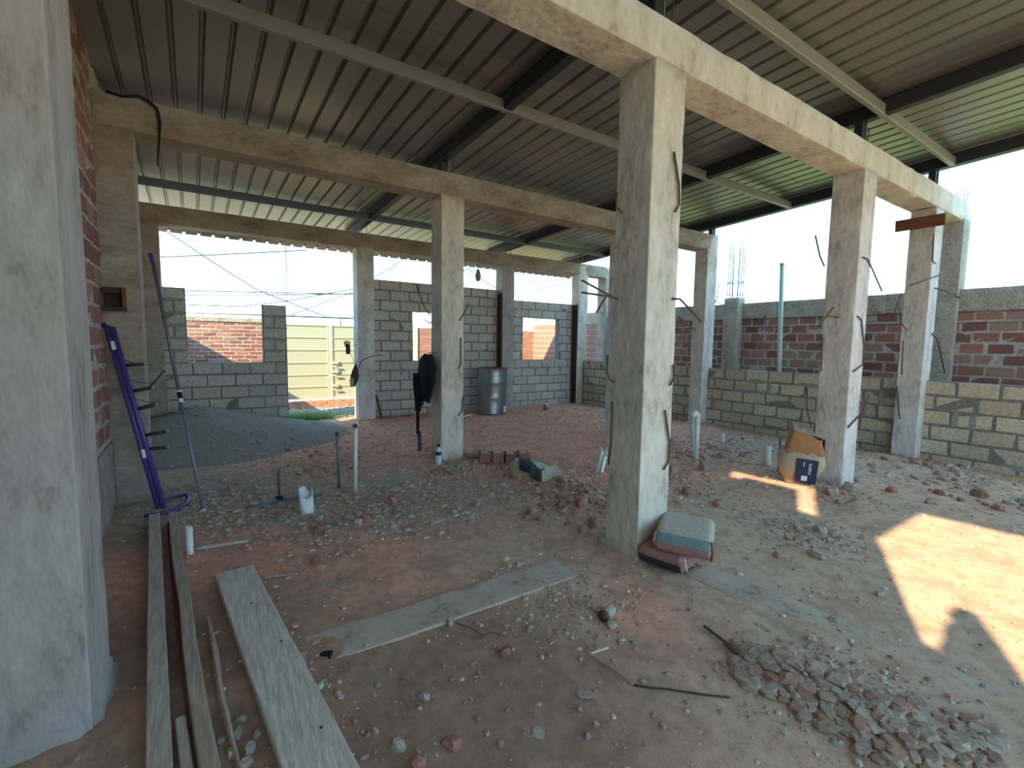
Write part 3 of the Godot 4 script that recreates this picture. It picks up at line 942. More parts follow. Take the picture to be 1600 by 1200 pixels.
func build_purple_frame() -> void:
	var base := Vector3(-2.845, 0.0, -2.89)
	var top := on_z(164, 500, -3.2) - base
	var o := thing("purple_frame", "purple steel frame with short dark rungs leaning on the brick wall column", "frame", base)
	var dir := top.normalized()
	var side := Vector3(0.035, 0, 0.012)
	obj("rail", tube_mesh([Vector3(0, 0.03, 0), top * 0.97], 0.024, 8), M.purple, o)
	obj("rail", tube_mesh([side + Vector3(0, 0.03, 0), side + top * 0.965], 0.024, 8), M.purple, o)
	obj("end_cap", tube_mesh([top * 0.965 - Vector3(0.03, 0, 0), top * 0.97 + Vector3(0.0, 0.01, 0)], 0.025, 8), M.black, o)
	for t in [0.87, 0.31]:
		var s := obj("sticker", box_mesh(Vector3(0.036, 0.075, 0.004), 0.001), M.tag_white, o)
		s.position = top * t + Vector3(0.015, 0, 0.03)
		s.rotation = Vector3(-0.18, 0, 0.16)
	# rungs
	for q in [[0.765, [225, 569], 0.014], [0.63, [237, 606], 0.015], [0.535, [243, 632], 0.017], [0.40, [260, 674], 0.016], [0.33, [261, 699], 0.016]]:
		var a: Vector3 = top * q[0] + side
		var e := on_z(q[1][0], q[1][1], base.z + a.z + 0.05) - base
		var r := obj("rung", tube_mesh([a, e], q[2], 8), M.steel_dark, o)
		obj("rung_cap", tube_mesh([e - base * 0.0, e + (e - a).normalized() * 0.012], q[2] * 1.1, 8), M.steel_light, r)
	# foot plate on one rung
	var pa := on_z(234, 606, -3.05) - base
	var pb := on_z(259, 578, -3.05) - base
	strip_between(o, "foot_plate", [pa, pa.lerp(pb, 0.5) + Vector3(0.004, 0, 0), pb], 0.11, 0.014, M.steel_dark)
	for k in 3:
		obj("wire", tube_mesh([top * (0.80 - 0.1 * k) + side, top * (0.80 - 0.1 * k) + Vector3(0.14, -0.045, 0.03), top * (0.80 - 0.1 * k) + Vector3(0.25, -0.05, 0.04)], 0.003, 5), M.wire, o)
	# looped foot lying on the dirt
	var lp := []
	for q in [[226, 806], [248, 803], [275, 797], [292, 787], [296, 778], [292, 772], [275, 775], [250, 783]]:
		lp.append(on_y(q[0], q[1], 0.03) - base)
	obj("foot_loop", tube_mesh(lp, 0.015, 8), M.purple, o)

	var pb0 := Vector3(-2.523, 0.0, -2.685)
	var pt := on_z(238, 405, -3.3) - pb0
	var p := thing("telescopic_pole", "long grey metal pole with a white joint leaning beside the purple frame", "pole", pb0)
	obj("lower_tube", tube_mesh([Vector3(0, 0.01, 0), pt * 0.44], 0.013, 8), M.pole_grey, p)
	obj("upper_tube", tube_mesh([pt * 0.46, pt * 0.99], 0.016, 8), M.steel_grey, p)
	obj("joint_collar", tube_mesh([pt * 0.425, pt * 0.44], 0.019, 8), M.tag_white, p)
	obj("joint_sleeve", tube_mesh([pt * 0.44, pt * 0.465], 0.021, 8), M.black, p)
	obj("joint_ring", tube_mesh([pt * 0.465, pt * 0.472], 0.02, 8), M.tag_white, p)
	obj("top_hook", tube_mesh([pt * 0.985, pt, pt + Vector3(-0.015, 0.05, -0.02)], 0.018, 8), M.purple, p)
	obj("foot", rock(Vector3(0.05, 0.03, 0.05), 4), M.tag_white, p).position.y = 0.012

func pipe_ring(p: Vector3, r: float, h: float, mat: Material, parent: Node, called: String, jag := 0.0, lean := Vector3.ZERO) -> void:
	# an open pipe with a wall thickness; jag breaks the rim
	var st := new_st(false)
	var n := 18
	var o0 := []
	var o1 := []
	var i1 := []
	var i0 := []
	for k in n:
		var t := TAU * k / n
		var c := Vector3(cos(t), 0, sin(t))
		var top := h - jag * pow(maxf(0.0, sin(t + 0.3)), 2.0) - jag * 0.5 * pow(maxf(0.0, sin(t * 2.0 + 3.4)), 3.0) - (jag * 0.4 * absf(n_fine.get_noise_1d(k * 40.0)))
		o0.append(p + c * r)
		o1.append(p + c * r + Vector3(0, top, 0) + lean)
		i1.append(p + c * (r * 0.88) + Vector3(0, top, 0) + lean)
		i0.append(p + c * (r * 0.88) + Vector3(0, 0.02, 0))
	for k in n:
		var k2 := (k + 1) % n
		var mid := p + Vector3(0, h * 0.5, 0) + lean * 0.5
		quad(st, o0[k], o0[k2], o1[k2], o1[k], mid)
		quad(st, o1[k], o1[k2], i1[k2], i1[k], mid - Vector3(0, h, 0))
		quad(st, i1[k], i1[k2], i0[k2], i0[k], (o1[k] + o0[k]) * 0.5 + (o0[k] - p) * 2.0)
	obj(called, done(st), mat, parent)

func build_pipes() -> void:
	var p := gp(297, 865)
	var o := thing("pvc_pipe_stub", "small white pipe stub standing in the dirt beside the planks", "pipe", p)
	pipe_ring(Vector3.ZERO, 0.022, 0.2, M.white_pvc, o, "pipe")
	p = gp(480, 801)
	o = thing("pvc_pipe_stub", "broken wide white pipe stub with a notched rim in grey gravel", "pipe", p)
	pipe_ring(Vector3(0, -0.02, 0), 0.058, 0.25, M.white_pvc, o, "pipe", 0.09, Vector3(-0.01, 0, 0))
	# tall pipe with a tee on top
	p = gp(555, 767)
	var top := on_z(558, 664, p.z).y - p.y
	o = thing("pvc_pipe", "tall white upright pipe with an open tee at its top", "pipe", p)
	obj("pipe", tube_mesh([Vector3(0, -0.02, 0), Vector3(0.012, top, 0)], 0.021, 12), M.white_pvc, o)
	var toward := (Vector3(CAM.x, p.y + top, CAM.z) - p - Vector3(0, top, 0)).normalized()
	var st := new_st(false)
	add_tube(st, [Vector3(0.012, top, 0) - toward * 0.03, Vector3(0.012, top, 0) + toward * 0.045], 0.033, 14)
	obj("tee", done(st), M.white_pvc, o)
	obj("tee_opening", tube_mesh([Vector3(0.012, top, 0) + toward * 0.04, Vector3(0.012, top, 0) + toward * 0.047], 0.022, 14), M.rebar, o)
	# upright rod next to it
	p = gp(530, 762)
	top = on_z(527, 676, p.z).y - p.y
	o = thing("steel_rod", "upright blue grey rod standing beside the tall white pipe", "rod", p)
	obj("rod", tube_mesh([Vector3(0, -0.02, 0), Vector3(-0.012, top, 0)], 0.0125, 8), M.steel_grey, o)
	obj("rod_cap", tube_mesh([Vector3(-0.012, top - 0.03, 0), Vector3(-0.013, top + 0.008, 0)], 0.018, 8), M.rebar, o)
	obj("rod_foot", tube_mesh([Vector3(0, -0.01, 0), Vector3(0, 0.035, 0)], 0.02, 8), M.rebar, o)
	# short rusty rod with its conduit run
	p = gp(437, 782)
	top = on_z(437, 736, p.z).y - p.y
	o = thing("steel_rod", "short rusty upright rod rising from a dark conduit", "rod", p)
	obj("rod", tube_mesh([Vector3(0, 0.0, 0), Vector3(-0.005, top, 0)], 0.011, 8), M.rebar, o)
	obj("conduit_joint", tube_mesh([Vector3(-0.03, 0.02, 0.0), Vector3(0.03, 0.025, 0.0)], 0.026, 8), M.black, o)
	var pts := []
	for q in [[385, 797], [410, 792], [437, 782], [470, 778], [505, 774]]:
		pts.append(gp(q[0], q[1]) + Vector3(0, 0.012, 0))
	o = thing("conduit", "dark conduit lying half buried in grey gravel by the broken pipe", "conduit", pts[0])
	var rel := []
	for q in pts:
		rel.append(q - pts[0])
	obj("tube", tube_mesh(rel, 0.017, 8), M.steel_grey, o)
	var a := gp(580, 764)
	var b := gp(648, 750)
	o = thing("conduit", "thin pale conduit lying on gravel beside the tall white pipe", "conduit", a)
	obj("tube", tube_mesh(line_pts(Vector3(0, 0.01, 0), b - a + Vector3(0, 0.015, 0), 4, 0.005, 2.0), 0.009, 6), M.steel_light, o)
	# pipe with a return bend
	p = gp(1087, 716)
	top = on_z(1086, 648, p.z).y - p.y
	o = thing("pvc_pipe", "white upright pipe with a capped return bend near the low wall", "pipe", p)
	obj("pipe", tube_mesh([Vector3(0, -0.02, 0), Vector3(0, top - 0.03, 0)], 0.033, 12), M.white_pvc, o)
	obj("bend", tube_mesh([Vector3(0, top - 0.05, 0), Vector3(-0.004, top - 0.005, 0), Vector3(-0.03, top + 0.02, -0.01), Vector3(-0.06, top + 0.005, -0.02), Vector3(-0.066, top - 0.03, -0.022)], 0.037, 12), M.white_pvc, o)
	obj("thin_pipe", tube_mesh([Vector3(-0.064, top - 0.03, -0.022), Vector3(-0.05, top * 0.5, -0.02), Vector3(-0.03, 0.0, -0.02)], 0.014, 8), M.green_pvc, o)
	p = gp(1196, 726)
	o = thing("pvc_pipe_stub", "wide white pipe stub standing near the torn paper bag", "pipe", p)
	pipe_ring(Vector3(0, -0.02, 0), 0.06, 0.3, M.white_pvc, o, "pipe", 0.03)
	p = gp(1215, 738)
	o = thing("steel_rod", "thin grey rod upright between the wide pipe stub and paper bag", "rod", p)
	obj("rod", tube_mesh([Vector3.ZERO, Vector3(0.02, 0.42, 0)], 0.009, 6), M.steel_grey, o)
	p = gp(1129, 691)
	o = thing("pvc_pipe_stub", "tiny white pipe stub in rubble near the low wall", "pipe", p)
	pipe_ring(Vector3.ZERO, 0.025, 0.13, M.white_pvc, o, "pipe")
	p = gp(936, 738)
	o = thing("pvc_pipe_stub", "split white pipe leaning in rubble beside the bagged column", "pipe", p)
	pipe_ring(Vector3(0, -0.02, 0), 0.045, 0.31, M.white_pvc, o, "pipe", 0.1, Vector3(0.05, 0, 0.02))
	obj("green_edge", tube_mesh([Vector3(-0.03, 0, 0.045), Vector3(0.02, 0.22, 0.062)], 0.008, 6), M.green_pvc, o)
	# green pipe behind the low wall
	p = Vector3(on_x(1222, 500, 6.2).x, 0, on_x(1222, 500, 6.2).z)
	o = thing("pvc_pipe", "tall pale green pipe standing behind the low block wall", "pipe", p)
	obj("pipe", tube_mesh([Vector3(0.0, -0.2, 0.05), Vector3(0, 2.99, -0.06)], 0.036, 12), M.green_pvc, o)
	obj("rim", tube_mesh([Vector3(0, 2.96, -0.06), Vector3(0, 3.0, -0.06)], 0.039, 12), M.green_pvc, o)
	# thin stake in front of the brick boundary
	p = on_x(1191, 560, 6.5)
	p.y = 0
	o = thing("steel_rod", "thin upright stake between the low wall and the brick boundary", "rod", p)
	obj("rod", tube_mesh([Vector3(0, -0.2, 0), Vector3(0.0, 2.08, 0)], 0.009, 6), M.steel_grey, o)
	obj("rod_cap", rock(Vector3(0.05, 0.04, 0.05), 8), M.rebar, o).position.y = 2.08

# a filled sack: grid of points for skin and prints
func pillow(L: float, W: float, H: float, sd: float, amp: float, nl := 18, nk := 28) -> Array:
	var g := []
	for i in nl + 1:
		var t := -1.0 + 2.0 * i / nl
		var wt := W * 0.5 * (1.0 - 0.10 * pow(absf(t), 14.0))
		var ht := H * 0.5 * pow(maxf(0.0, 1.0 - pow(absf(t), 12.0)), 0.3)
		wt = maxf(wt, W * 0.40)
		ht = maxf(ht, H * 0.28)
		var ring := []
		for k in nk:
			var a := TAU * k / nk
			var cx := signf(cos(a)) * pow(absf(cos(a)), 0.3)
			var cy := signf(sin(a)) * pow(absf(sin(a)), 0.5)
			var p := Vector3(t * L * 0.5, cy * ht, cx * wt)
			var n := n_mid.get_noise_3dv(p * 9.0 + Vector3(sd, 0, 0)) * amp + n_fine.get_noise_3dv(p * 26.0 + Vector3(0, sd, 0)) * amp * 0.4
			p += Vector3(0, cy, cx).normalized() * n
			ring.append(p)
		g.append(ring)
	return g

func patch_mesh(g: Array, i0: int, i1: int, k0: int, k1: int, out := 0.0025) -> ArrayMesh:
	var st := new_st(false)
	var n: int = g[0].size()
	for i in range(i0, i1):
		for k in range(k0, k1):
			var q := []
			for e in [[i, k], [i, k + 1], [i + 1, k + 1], [i + 1, k]]:
				var p: Vector3 = g[e[0]][e[1] % n]
				var c := Vector3(p.x, 0, 0)
				q.append(p + (p - c).normalized() * out)
			quad(st, q[0], q[1], q[2], q[3], Vector3((q[0].x + q[2].x) * 0.5, 0, 0))
	return done(st)

func build_bags() -> void:
	# two filled cement bags at the foot of the first column
	var A := on_y(998, 880, 0.0)
	var B := on_y(1062, 903, 0.0)
	var C := on_y(1128, 880, 0.0)
	var dl := B - A
	var yaw := atan2(-dl.z, dl.x)
	var o := thing("cement_bag", "flattened dusty red cement bag lying under the grey one", "cement bag", Vector3.ZERO, "cement bags stacked at the column foot")
	var L := dl.length() * 1.14
	var W := (C - B).length() * 1.08
	var g := pillow(L, W, 0.13, 3.0, 0.006)
	o.position = (A + B) * 0.5 + Basis(Vector3.UP, yaw) * Vector3(0, 0, -W * 0.5) + Vector3(0, 0.075, 0)
	o.rotation.y = yaw
	obj("sack", loft_mesh(g), M.paper_red, o)
	obj("dark_print", patch_mesh(g, 1, 17, 24, 28), M.print_dark, o)
	obj("end_fold", patch_mesh(g, 16, 18, 0, 13, 0.004), M.paper_red, o)
	obj("seam", tube_mesh([Vector3(L * 0.48, 0.05, W * 0.44), Vector3(L * 0.505, 0.0, W * 0.42), Vector3(L * 0.50, -0.05, W * 0.36)], 0.006, 6), M.tag_white, o)
	var u := thing("cement_bag", "full grey cement bag with a teal printed side, atop the red one", "cement bag", Vector3.ZERO, "cement bags stacked at the column foot")
	var A2 := on_y(1027, 864, 0.13)
	var B2 := on_y(1106, 884, 0.11)
	var L2 := (B2 - A2).length() * 1.15
	var g2 := pillow(L2, 0.44, 0.16, 8.0, 0.006)
	var yaw2 := atan2(-(B2 - A2).z, (B2 - A2).x)
	u.position = (A2 + B2) * 0.5 + Basis(Vector3.UP, yaw2) * Vector3(0, 0, -0.22) + Vector3(0, 0.09, 0)
	u.rotation = Vector3(0.02, yaw2, -0.03)

	obj("sack", loft_mesh(g2), M.paper_grey, u)
	obj("teal_print", patch_mesh(g2, 1, 17, 0, 3), M.print_teal, u)
	obj("red_print", patch_mesh(g2, 1, 17, 25, 28), M.paper_red, u)
	obj("red_end", patch_mesh(g2, 16, 18, 17, 26, 0.004), M.paper_red, u)
	obj("end_fold", tube_mesh([Vector3(-L2 * 0.48, 0.06, 0.2), Vector3(-L2 * 0.51, 0.0, 0.205), Vector3(-L2 * 0.49, -0.05, 0.19)], 0.012, 6), M.paper_red, u)
	obj("end_fold", tube_mesh([Vector3(L2 * 0.48, 0.06, 0.2), Vector3(L2 * 0.51, 0.0, 0.205), Vector3(L2 * 0.49, -0.07, 0.19)], 0.010, 6), M.paper_red, u)

	# an empty bag crumpled on the dirt
	var p := gp(833, 742)
	var e := thing("crumpled_bag", "empty crumpled pale paper bag with a dark printed stripe on the dirt", "paper bag", p)
	var toward := Vector3(CAM.x - p.x, 0, CAM.z - p.z).normalized()
	e.rotation.y = atan2(-toward.x, -toward.z) + PI
	var ge := []
	var nu := 16
	for i in nu + 1:
		var t := -1.0 + 2.0 * i / nu
		var ring := []
		for k in 22:
			var a := TAU * k / 22
			var rr := 0.17 * sqrt(maxf(0.02, 1.0 - t * t * 0.93)) * (1.0 + 0.18 * sin(a * 3.0 + t * 2.0))
			var pp := Vector3(t * 0.25, maxf(-0.02, sin(a) * rr * 0.95 + 0.02 - 0.08 * t), cos(a) * rr * 1.05)
			var fold := absf(fmod(pp.x * 9.0 + pp.z * 13.0 + 40.0, 1.0) - 0.5) - 0.25
			pp += Vector3(0, sin(a), cos(a)).normalized() * (fold * 0.045 + n_mid.get_noise_3dv(pp * 14.0) * 0.03)
			ring.append(pp)
		ge.append(ring)
	obj("paper", loft_mesh(ge, true), M.paper, e)
	obj("dark_stripe", patch_mesh(ge, 3, 7, 1, 9, 0.004), M.print_dark, e)
	obj("dark_stripe", patch_mesh(ge, 7, 11, 0, 5, 0.004), M.print_dark, e)
	obj("white_flap", patch_mesh(ge, 8, 15, 4, 11, 0.006), M.paper_grey, e)
	var fl := new_st()
	quad(fl, Vector3(0.14, 0.0, 0.14), Vector3(0.33, 0.05, 0.02), Vector3(0.25, 0.12, -0.04), Vector3(0.12, 0.12, 0.06), Vector3(0.2, -1, 0))
	quad(fl, Vector3(0.14, 0.004, 0.14), Vector3(0.33, 0.054, 0.02), Vector3(0.25, 0.124, -0.04), Vector3(0.12, 0.124, 0.06), Vector3(0.2, 1, 0))
	obj("corner_flap", done(fl), M.paper_grey, e)

	# a torn paper bag standing against the second column
	p = gp(1247, 754)
	var s := thing("torn_paper_bag", "torn open brown paper cement bag standing against the column, navy label", "paper bag", p)
	toward = Vector3(CAM.x - p.x, 0, CAM.z - p.z).normalized()
	s.rotation.y = atan2(toward.x, toward.z) + 0.12
	s.rotation.x = 0.0
	var rings := []
	for i in 11:
		var t := i / 10.0
		var y := t * 0.36
		var w := lerpf(0.135, 0.225, smoothstep(0.0, 0.6, t)) * (1.0 - 0.12 * smoothstep(0.8, 1.0, t))
		var d := lerpf(0.10, 0.15, smoothstep(0.0, 0.5, t)) * (1.0 - 0.25 * smoothstep(0.7, 1.0, t))
		var ring := []
		for k in 28:
			var a := TAU * k / 28
			var c := Vector2(signf(cos(a)) * pow(absf(cos(a)), 0.55), signf(sin(a)) * pow(absf(sin(a)), 0.5))
			var q := Vector3(c.x * w, y, c.y * d)
			q += Vector3(c.x, 0, c.y).normalized() * (0.016 * n_mid.get_noise_3dv(q * 14.0 + Vector3(3, 0, 0)) + 0.006 * n_fine.get_noise_3dv(q * 30.0))
			q.x += 0.01 * t
			ring.append(q)
		rings.append(ring)
	obj("lower_sack", loft_mesh(rings), M.paper, s)
	# upper half folded into a box, torn slanting at the top
	rings = []
	for i in 9:
		var t := i / 8.0
		var ring := []
		for k in 24:
			var a := TAU * k / 24
			var c := Vector2(signf(cos(a)) * pow(absf(cos(a)), 0.28), signf(sin(a)) * pow(absf(sin(a)), 0.3))
			var q := Vector3(c.x * lerpf(0.19, 0.15, t) + 0.03 + 0.02 * t, 0.33 + t * (0.22 - 0.05 * c.x), c.y * lerpf(0.12, 0.10, t) - 0.03 * t)
			q += Vector3(c.x, 0, c.y).normalized() * (0.012 * n_mid.get_noise_3dv(q * 12.0 + Vector3(8, 0, 0)))
			if t > 0.9:
				q.y += 0.03 * n_mid.get_noise_2d(k * 2.0, 3.0)
			ring.append(q)
		rings.append(ring)
	var st := new_st(false)
	add_loft(st, rings, true, false)
	var inner := []
	for k in 24:
		inner.append(rings[8][k] * Vector3(0.85, 1, 0.8) - Vector3(-0.006, 0.14, 0.0))
	for k in 24:
		quad(st, rings[8][k], rings[8][(k + 1) % 24], inner[(k + 1) % 24], inner[k], Vector3(0.05, 3.0, -0.03))
	obj("torn_upper", done(st), M.paper_orange, s)
	var cr := new_st()
	for k in 4:
		var x := -0.12 + 0.075 * k
		var a := Vector3(x + 0.04, 0.555 - 0.012 * k + 0.012 * sin(k * 2.0), -0.03)
		tri(cr, a, a + Vector3(0.1, 0.01 - 0.02 * (k % 2), 0.01), a + Vector3(0.03, 0.09 * (1.0 if k == 0 else 0.55), -0.06), Vector3(0, 0, -1))
		tri(cr, a - Vector3(0, 0, 0.003), a + Vector3(0.1, 0.01 - 0.02 * (k % 2), 0.007), a + Vector3(0.03, 0.09 * (1.0 if k == 0 else 0.55), -0.063), Vector3(0, 0, 1))
	obj("ragged_edge", done(cr), M.paper_grey, s)
	var lb := obj("navy_label", box_mesh(Vector3(0.2, 0.26, 0.004), 0.0015), M.print_navy, s)
	lb.position = Vector3(0.05, 0.165, 0.158)
	lb.rotation = Vector3(0.03, 0.0, -0.07)
	var tm := TextMesh.new()
	tm.text = "FUERTE"
	var font := SystemFont.new()
	font.font_names = PackedStringArray(["Droid Sans"])
	font.font_weight = 700
	tm.font = font
	tm.font_size = 32
	tm.pixel_size = 0.0011
	tm.depth = 0.002
	var te := obj("lettering", tm, M.print_white, lb)
	te.position = Vector3(0.03, 0.03, 0.0035)
	te.rotation.z = PI / 2
	obj("white_mark", box_mesh(Vector3(0.055, 0.055, 0.002), 0.0), M.print_white, lb).position = Vector3(-0.012, -0.08, 0.003)
	obj("white_mark", box_mesh(Vector3(0.008, 0.05, 0.002), 0.0), M.print_white, lb).position = Vector3(-0.03, 0.075, 0.003)
	var sd := obj("side_print", box_mesh(Vector3(0.004, 0.17, 0.1), 0.0015), M.print_brown, s)
	sd.position = Vector3(0.212, 0.42, 0.02)
	obj("white_mark", box_mesh(Vector3(0.003, 0.035, 0.05), 0.0), M.paper, sd).position = Vector3(0.002, 0.03, 0)
	obj("white_mark", box_mesh(Vector3(0.003, 0.03, 0.04), 0.0), M.paper, sd).position = Vector3(0.002, -0.04, 0)

func build_far_things() -> void:
	# galvanised drum
	var p := Vector3(2.78, gh(2.78, -6.5), -6.5)
	var h := on_z(765, 575, -6.4).y
	var o := thing("metal_drum", "dented galvanised sheet metal drum with a red rim beside the far wall", "drum", p)
	o.rotation.z = -0.03
	var rings := []
	for i in 25:
		var t := i / 24.0
		var r := 0.31
		for b in [0.0, 0.36, 0.7, 1.0]:
			r += 0.012 * exp(-pow((t - b) / 0.022, 2.0))
		var ring := []
		for k in 32:
			var a := TAU * k / 32
			var dent := 0.018 * n_mid.get_noise_3d(cos(a) * 2.0, t * 3.0, sin(a) * 2.0)
			ring.append(Vector3(cos(a) * (r + dent), t * h, sin(a) * (r + dent)))
		rings.append(ring)
	obj("shell", loft_mesh(rings, false, true, false), M.galvanised, o)
	var lid := []
	for q in [[0.30, -0.03], [0.05, -0.05]]:
		var ring := []
		for k in 32:
			var a := TAU * k / 32
			ring.append(Vector3(cos(a) * q[0], h + q[1], sin(a) * q[0]))
		lid.append(ring)
	obj("lid", loft_mesh(lid), M.rust_red, o)
	var rp := []
	for k in 33:
		var a := TAU * k / 32
		rp.append(Vector3(cos(a) * 0.317, h, sin(a) * 0.317))
	obj("rim", tube_mesh(rp, 0.012, 6), M.rust_red, o)
	obj("label_patch", box_mesh(Vector3(0.09, 0.13, 0.004), 0.001), M.tag_white, o).transform = Transform3D(Basis(Vector3.UP, 0.35), Vector3(0.14, 0.12, 0.305))
	# small tin near it
	p = gp(853, 640)
	o = thing("paint_tin", "small grey tin standing on the dirt near the far wall window", "tin", p)
	obj("can", tube_mesh([Vector3.ZERO, Vector3(0, 0.12, 0)], 0.06, 14), M.galvanised, o)
	obj("rim", tube_mesh([Vector3(0, 0.115, 0), Vector3(0, 0.13, 0)], 0.064, 14), M.tag_white, o)

	# black jacket on the side of the middle column
	o = thing("black_jacket", "black jacket and bag hanging from the middle column by straps", "jacket", Vector3(-0.045, 0.0, ZB - 0.19))
	var jr := []
	for i in 17:
		var t := i / 16.0
		var y := lerpf(0.74, 1.35, t)
		var w := lerpf(0.13, 0.245, smoothstep(0.0, 0.55, t)) * (1.0 if t < 0.72 else sqrt(maxf(0.06, 1.0 - pow((t - 0.72) / 0.285, 2.0))))
		var ring := []
		for k in 22:
			var a := TAU * k / 22
			var fold := 0.010 * sin(a * 5.0 + t * 4.0) + 0.02 * n_mid.get_noise_3d(cos(a) * 3.0, t * 6.0, sin(a) * 3.0)
			ring.append(Vector3(cos(a) * (0.075 + fold * 0.7) * (0.7 + 0.3 * sin(t * PI)), y + 0.015 * sin(a * 3.0), -0.08 * (1.0 - t) + sin(a) * (w + fold)))
		jr.append(ring)
	obj("jacket_body", loft_mesh(jr), M.cloth_black, o)
	var sl := []
	for i in 8:
		var t := i / 7.0
		var ring := []
		for k in 12:
			var a := TAU * k / 12
			var r := lerpf(0.06, 0.04, t) + 0.006 * sin(a * 3.0 + t * 9.0)
			ring.append(Vector3(-0.06 + cos(a) * r, 1.1 - 0.5 * t, -0.2 + 0.04 * t + sin(a) * r))
		sl.append(ring)
	obj("sleeve", loft_mesh(sl), M.cloth_black, o)
	obj("strap", tube_mesh([Vector3(-0.07, 0.78, -0.16), Vector3(-0.09, 0.68, 0.0), Vector3(-0.07, 0.80, 0.08)], 0.013, 6), M.cloth_black, o)
	for q in [[-0.2, 0.30], [-0.15, 0.26]]:
		obj("strap", tube_mesh([Vector3(-0.06, 0.76, q[0]), Vector3(-0.065, 0.5, q[0] + 0.012), Vector3(-0.06, q[1], q[0])], 0.012, 6), M.cloth_black, o)
	obj("purple_strap", tube_mesh([Vector3(-0.07, 0.36, -0.15), Vector3(-0.075, 0.34, -0.07), Vector3(-0.07, 0.25, -0.06), Vector3(-0.06, 0.1, -0.08)], 0.012, 6), M.cloth_purple, o)
	obj("purple_strap", tube_mesh([Vector3(-0.07, 0.30, -0.16), Vector3(-0.075, 0.28, -0.12), Vector3(-0.06, 0.06, -0.14)], 0.012, 6), M.cloth_purple, o)
	obj("hook", tube_mesh([Vector3(0.1, 1.37, 0.03), Vector3(0.0, 1.38, 0.03), Vector3(-0.01, 1.32, 0.02)], 0.006, 6), M.rebar, o)

	# bottle at that column's foot
	p = gp(685, 727)
	o = thing("plastic_bottle", "clear plastic bottle with dark label and black cap by the column foot", "bottle", p)
	var prof := [[0.0, 0.0], [0.034, 0.0], [0.037, 0.02], [0.036, 0.1], [0.034, 0.105], [0.036, 0.12], [0.035, 0.19], [0.02, 0.225], [0.015, 0.235]]
	var br := []
	for q in prof:
		var ring := []
		for k in 14:
			var a := TAU * k / 14
			ring.append(Vector3(cos(a) * (q[0] + 0.0005), q[1], sin(a) * (q[0] + 0.0005)))
		br.append(ring)
	obj("body", loft_mesh(br), smat(c8(206, 206, 214), 0.25), o)
	obj("label_band", tube_mesh([Vector3(0, 0.13, 0), Vector3(0, 0.175, 0)], 0.0375, 14), M.print_navy, o)
	obj("cap", tube_mesh([Vector3(0, 0.23, 0), Vector3(0, 0.262, 0)], 0.018, 12), M.black, o)

	# things hung on the doorway column
	o = thing("hanging_sack", "small grey brown sack hung on the column beside the doorway", "sack", on_z(552, 590, ZC + 0.06))
	var hr := []
	for i in 11:
		var t := i / 10.0
		var ring := []
		for k in 14:
			var a := TAU * k / 14
			var r := 0.085 * pow(sin(clampf(t, 0.04, 0.97) * PI), 0.6) * (1.0 + 0.1 * sin(a * 3.0)) * lerpf(1.1, 0.6, t)
			ring.append(Vector3(cos(a) * r + 0.05 * t, -0.17 + 0.42 * t, sin(a) * r * 0.7))
		hr.append(ring)
	obj("cloth", loft_mesh(hr), M.plank_dark, o)
	obj("pale_panel", rock(Vector3(0.09, 0.15, 0.05), 12, 0.1), M.paper_grey, o).position = Vector3(-0.04, -0.08, 0.03)
	obj("cord", tube_mesh([Vector3(0.05, 0.24, 0), Vector3(0.09, 0.32, 0.0)], 0.006, 5), M.wire, o)
	p = on_z(543, 542, ZC + 0.02)
	o = thing("work_glove", "dark work glove hung fingers up in the doorway from a wire", "glove", p)
	obj("palm", rock(Vector3(0.10, 0.15, 0.05), 5, 0.6), M.plank_dark, o).position = Vector3(0.01, -0.05, 0)
	for k in 4:
		obj("finger", tube_mesh([Vector3(-0.025 + 0.02 * k, 0.0, 0), Vector3(-0.05 + 0.03 * k, 0.07, 0.0), Vector3(-0.06 + 0.036 * k, 0.125 - 0.015 * absf(k - 1.5), 0)], 0.012, 6), M.plank_dark, o)
	obj("cord", tube_mesh([Vector3(0.04, -0.1, 0), Vector3(0.09, -0.2, 0.0), Vector3(0.11, -0.3, 0)], 0.004, 5), M.wire, o)
	obj("cord", tube_mesh([Vector3(0.02, 0.0, 0), Vector3(0.19, 0.05, 0.0)], 0.004, 5), M.wire, o)
	p = on_z(747, 430, ZC + 0.05)
	o = thing("hanging_pouch", "small grey pouch hanging in the gap above the far block wall", "pouch", p)
	var pr := []
	for i in 9:
		var t := i / 8.0
		var ring := []
		for k in 12:
			var a := TAU * k / 12
			var r := 0.075 * pow(sin(clampf(t * 0.92 + 0.04, 0.05, 0.97) * PI), 0.5) * lerpf(1.0, 0.6, t)
			ring.append(Vector3(cos(a) * r, -0.13 + 0.26 * t, sin(a) * r))
		pr.append(ring)
	obj("pouch", loft_mesh(pr), M.stone_grey[2], o)
	obj("cord", tube_mesh([Vector3(0, 0.13, 0), Vector3(0.02, 0.3, 0), Vector3(0.03, 0.42, 0)], 0.005, 5), M.wire, o)
	for q in [[[718, 424], [735, 420], [750, 421]], [[724, 423], [733, 425], [748, 422]]]:
		var pts := []
		for e in q:
			pts.append(on_z(e[0], e[1], ZC + 0.05) - p)
		obj("wire", tube_mesh(pts, 0.006, 5), M.wire, o)
	# cable over the middle beam
	var cp := []
	for q in [[165, 142], [190, 150], [215, 150], [232, 158], [245, 170], [250, 190], [249, 215], [246, 260]]:
		cp.append(on_z(q[0], q[1], ZB + 0.02))
	o = thing("black_cable", "black cable draped over the middle beam by the brick wall", "cable", cp[0])
	var rel := []
	for q in cp:
		rel.append(q - cp[0])
	obj("cable", tube_mesh(rel, [0.012, 0.012, 0.014, 0.016, 0.014, 0.012, 0.01, 0.004], 7), M.black, o)
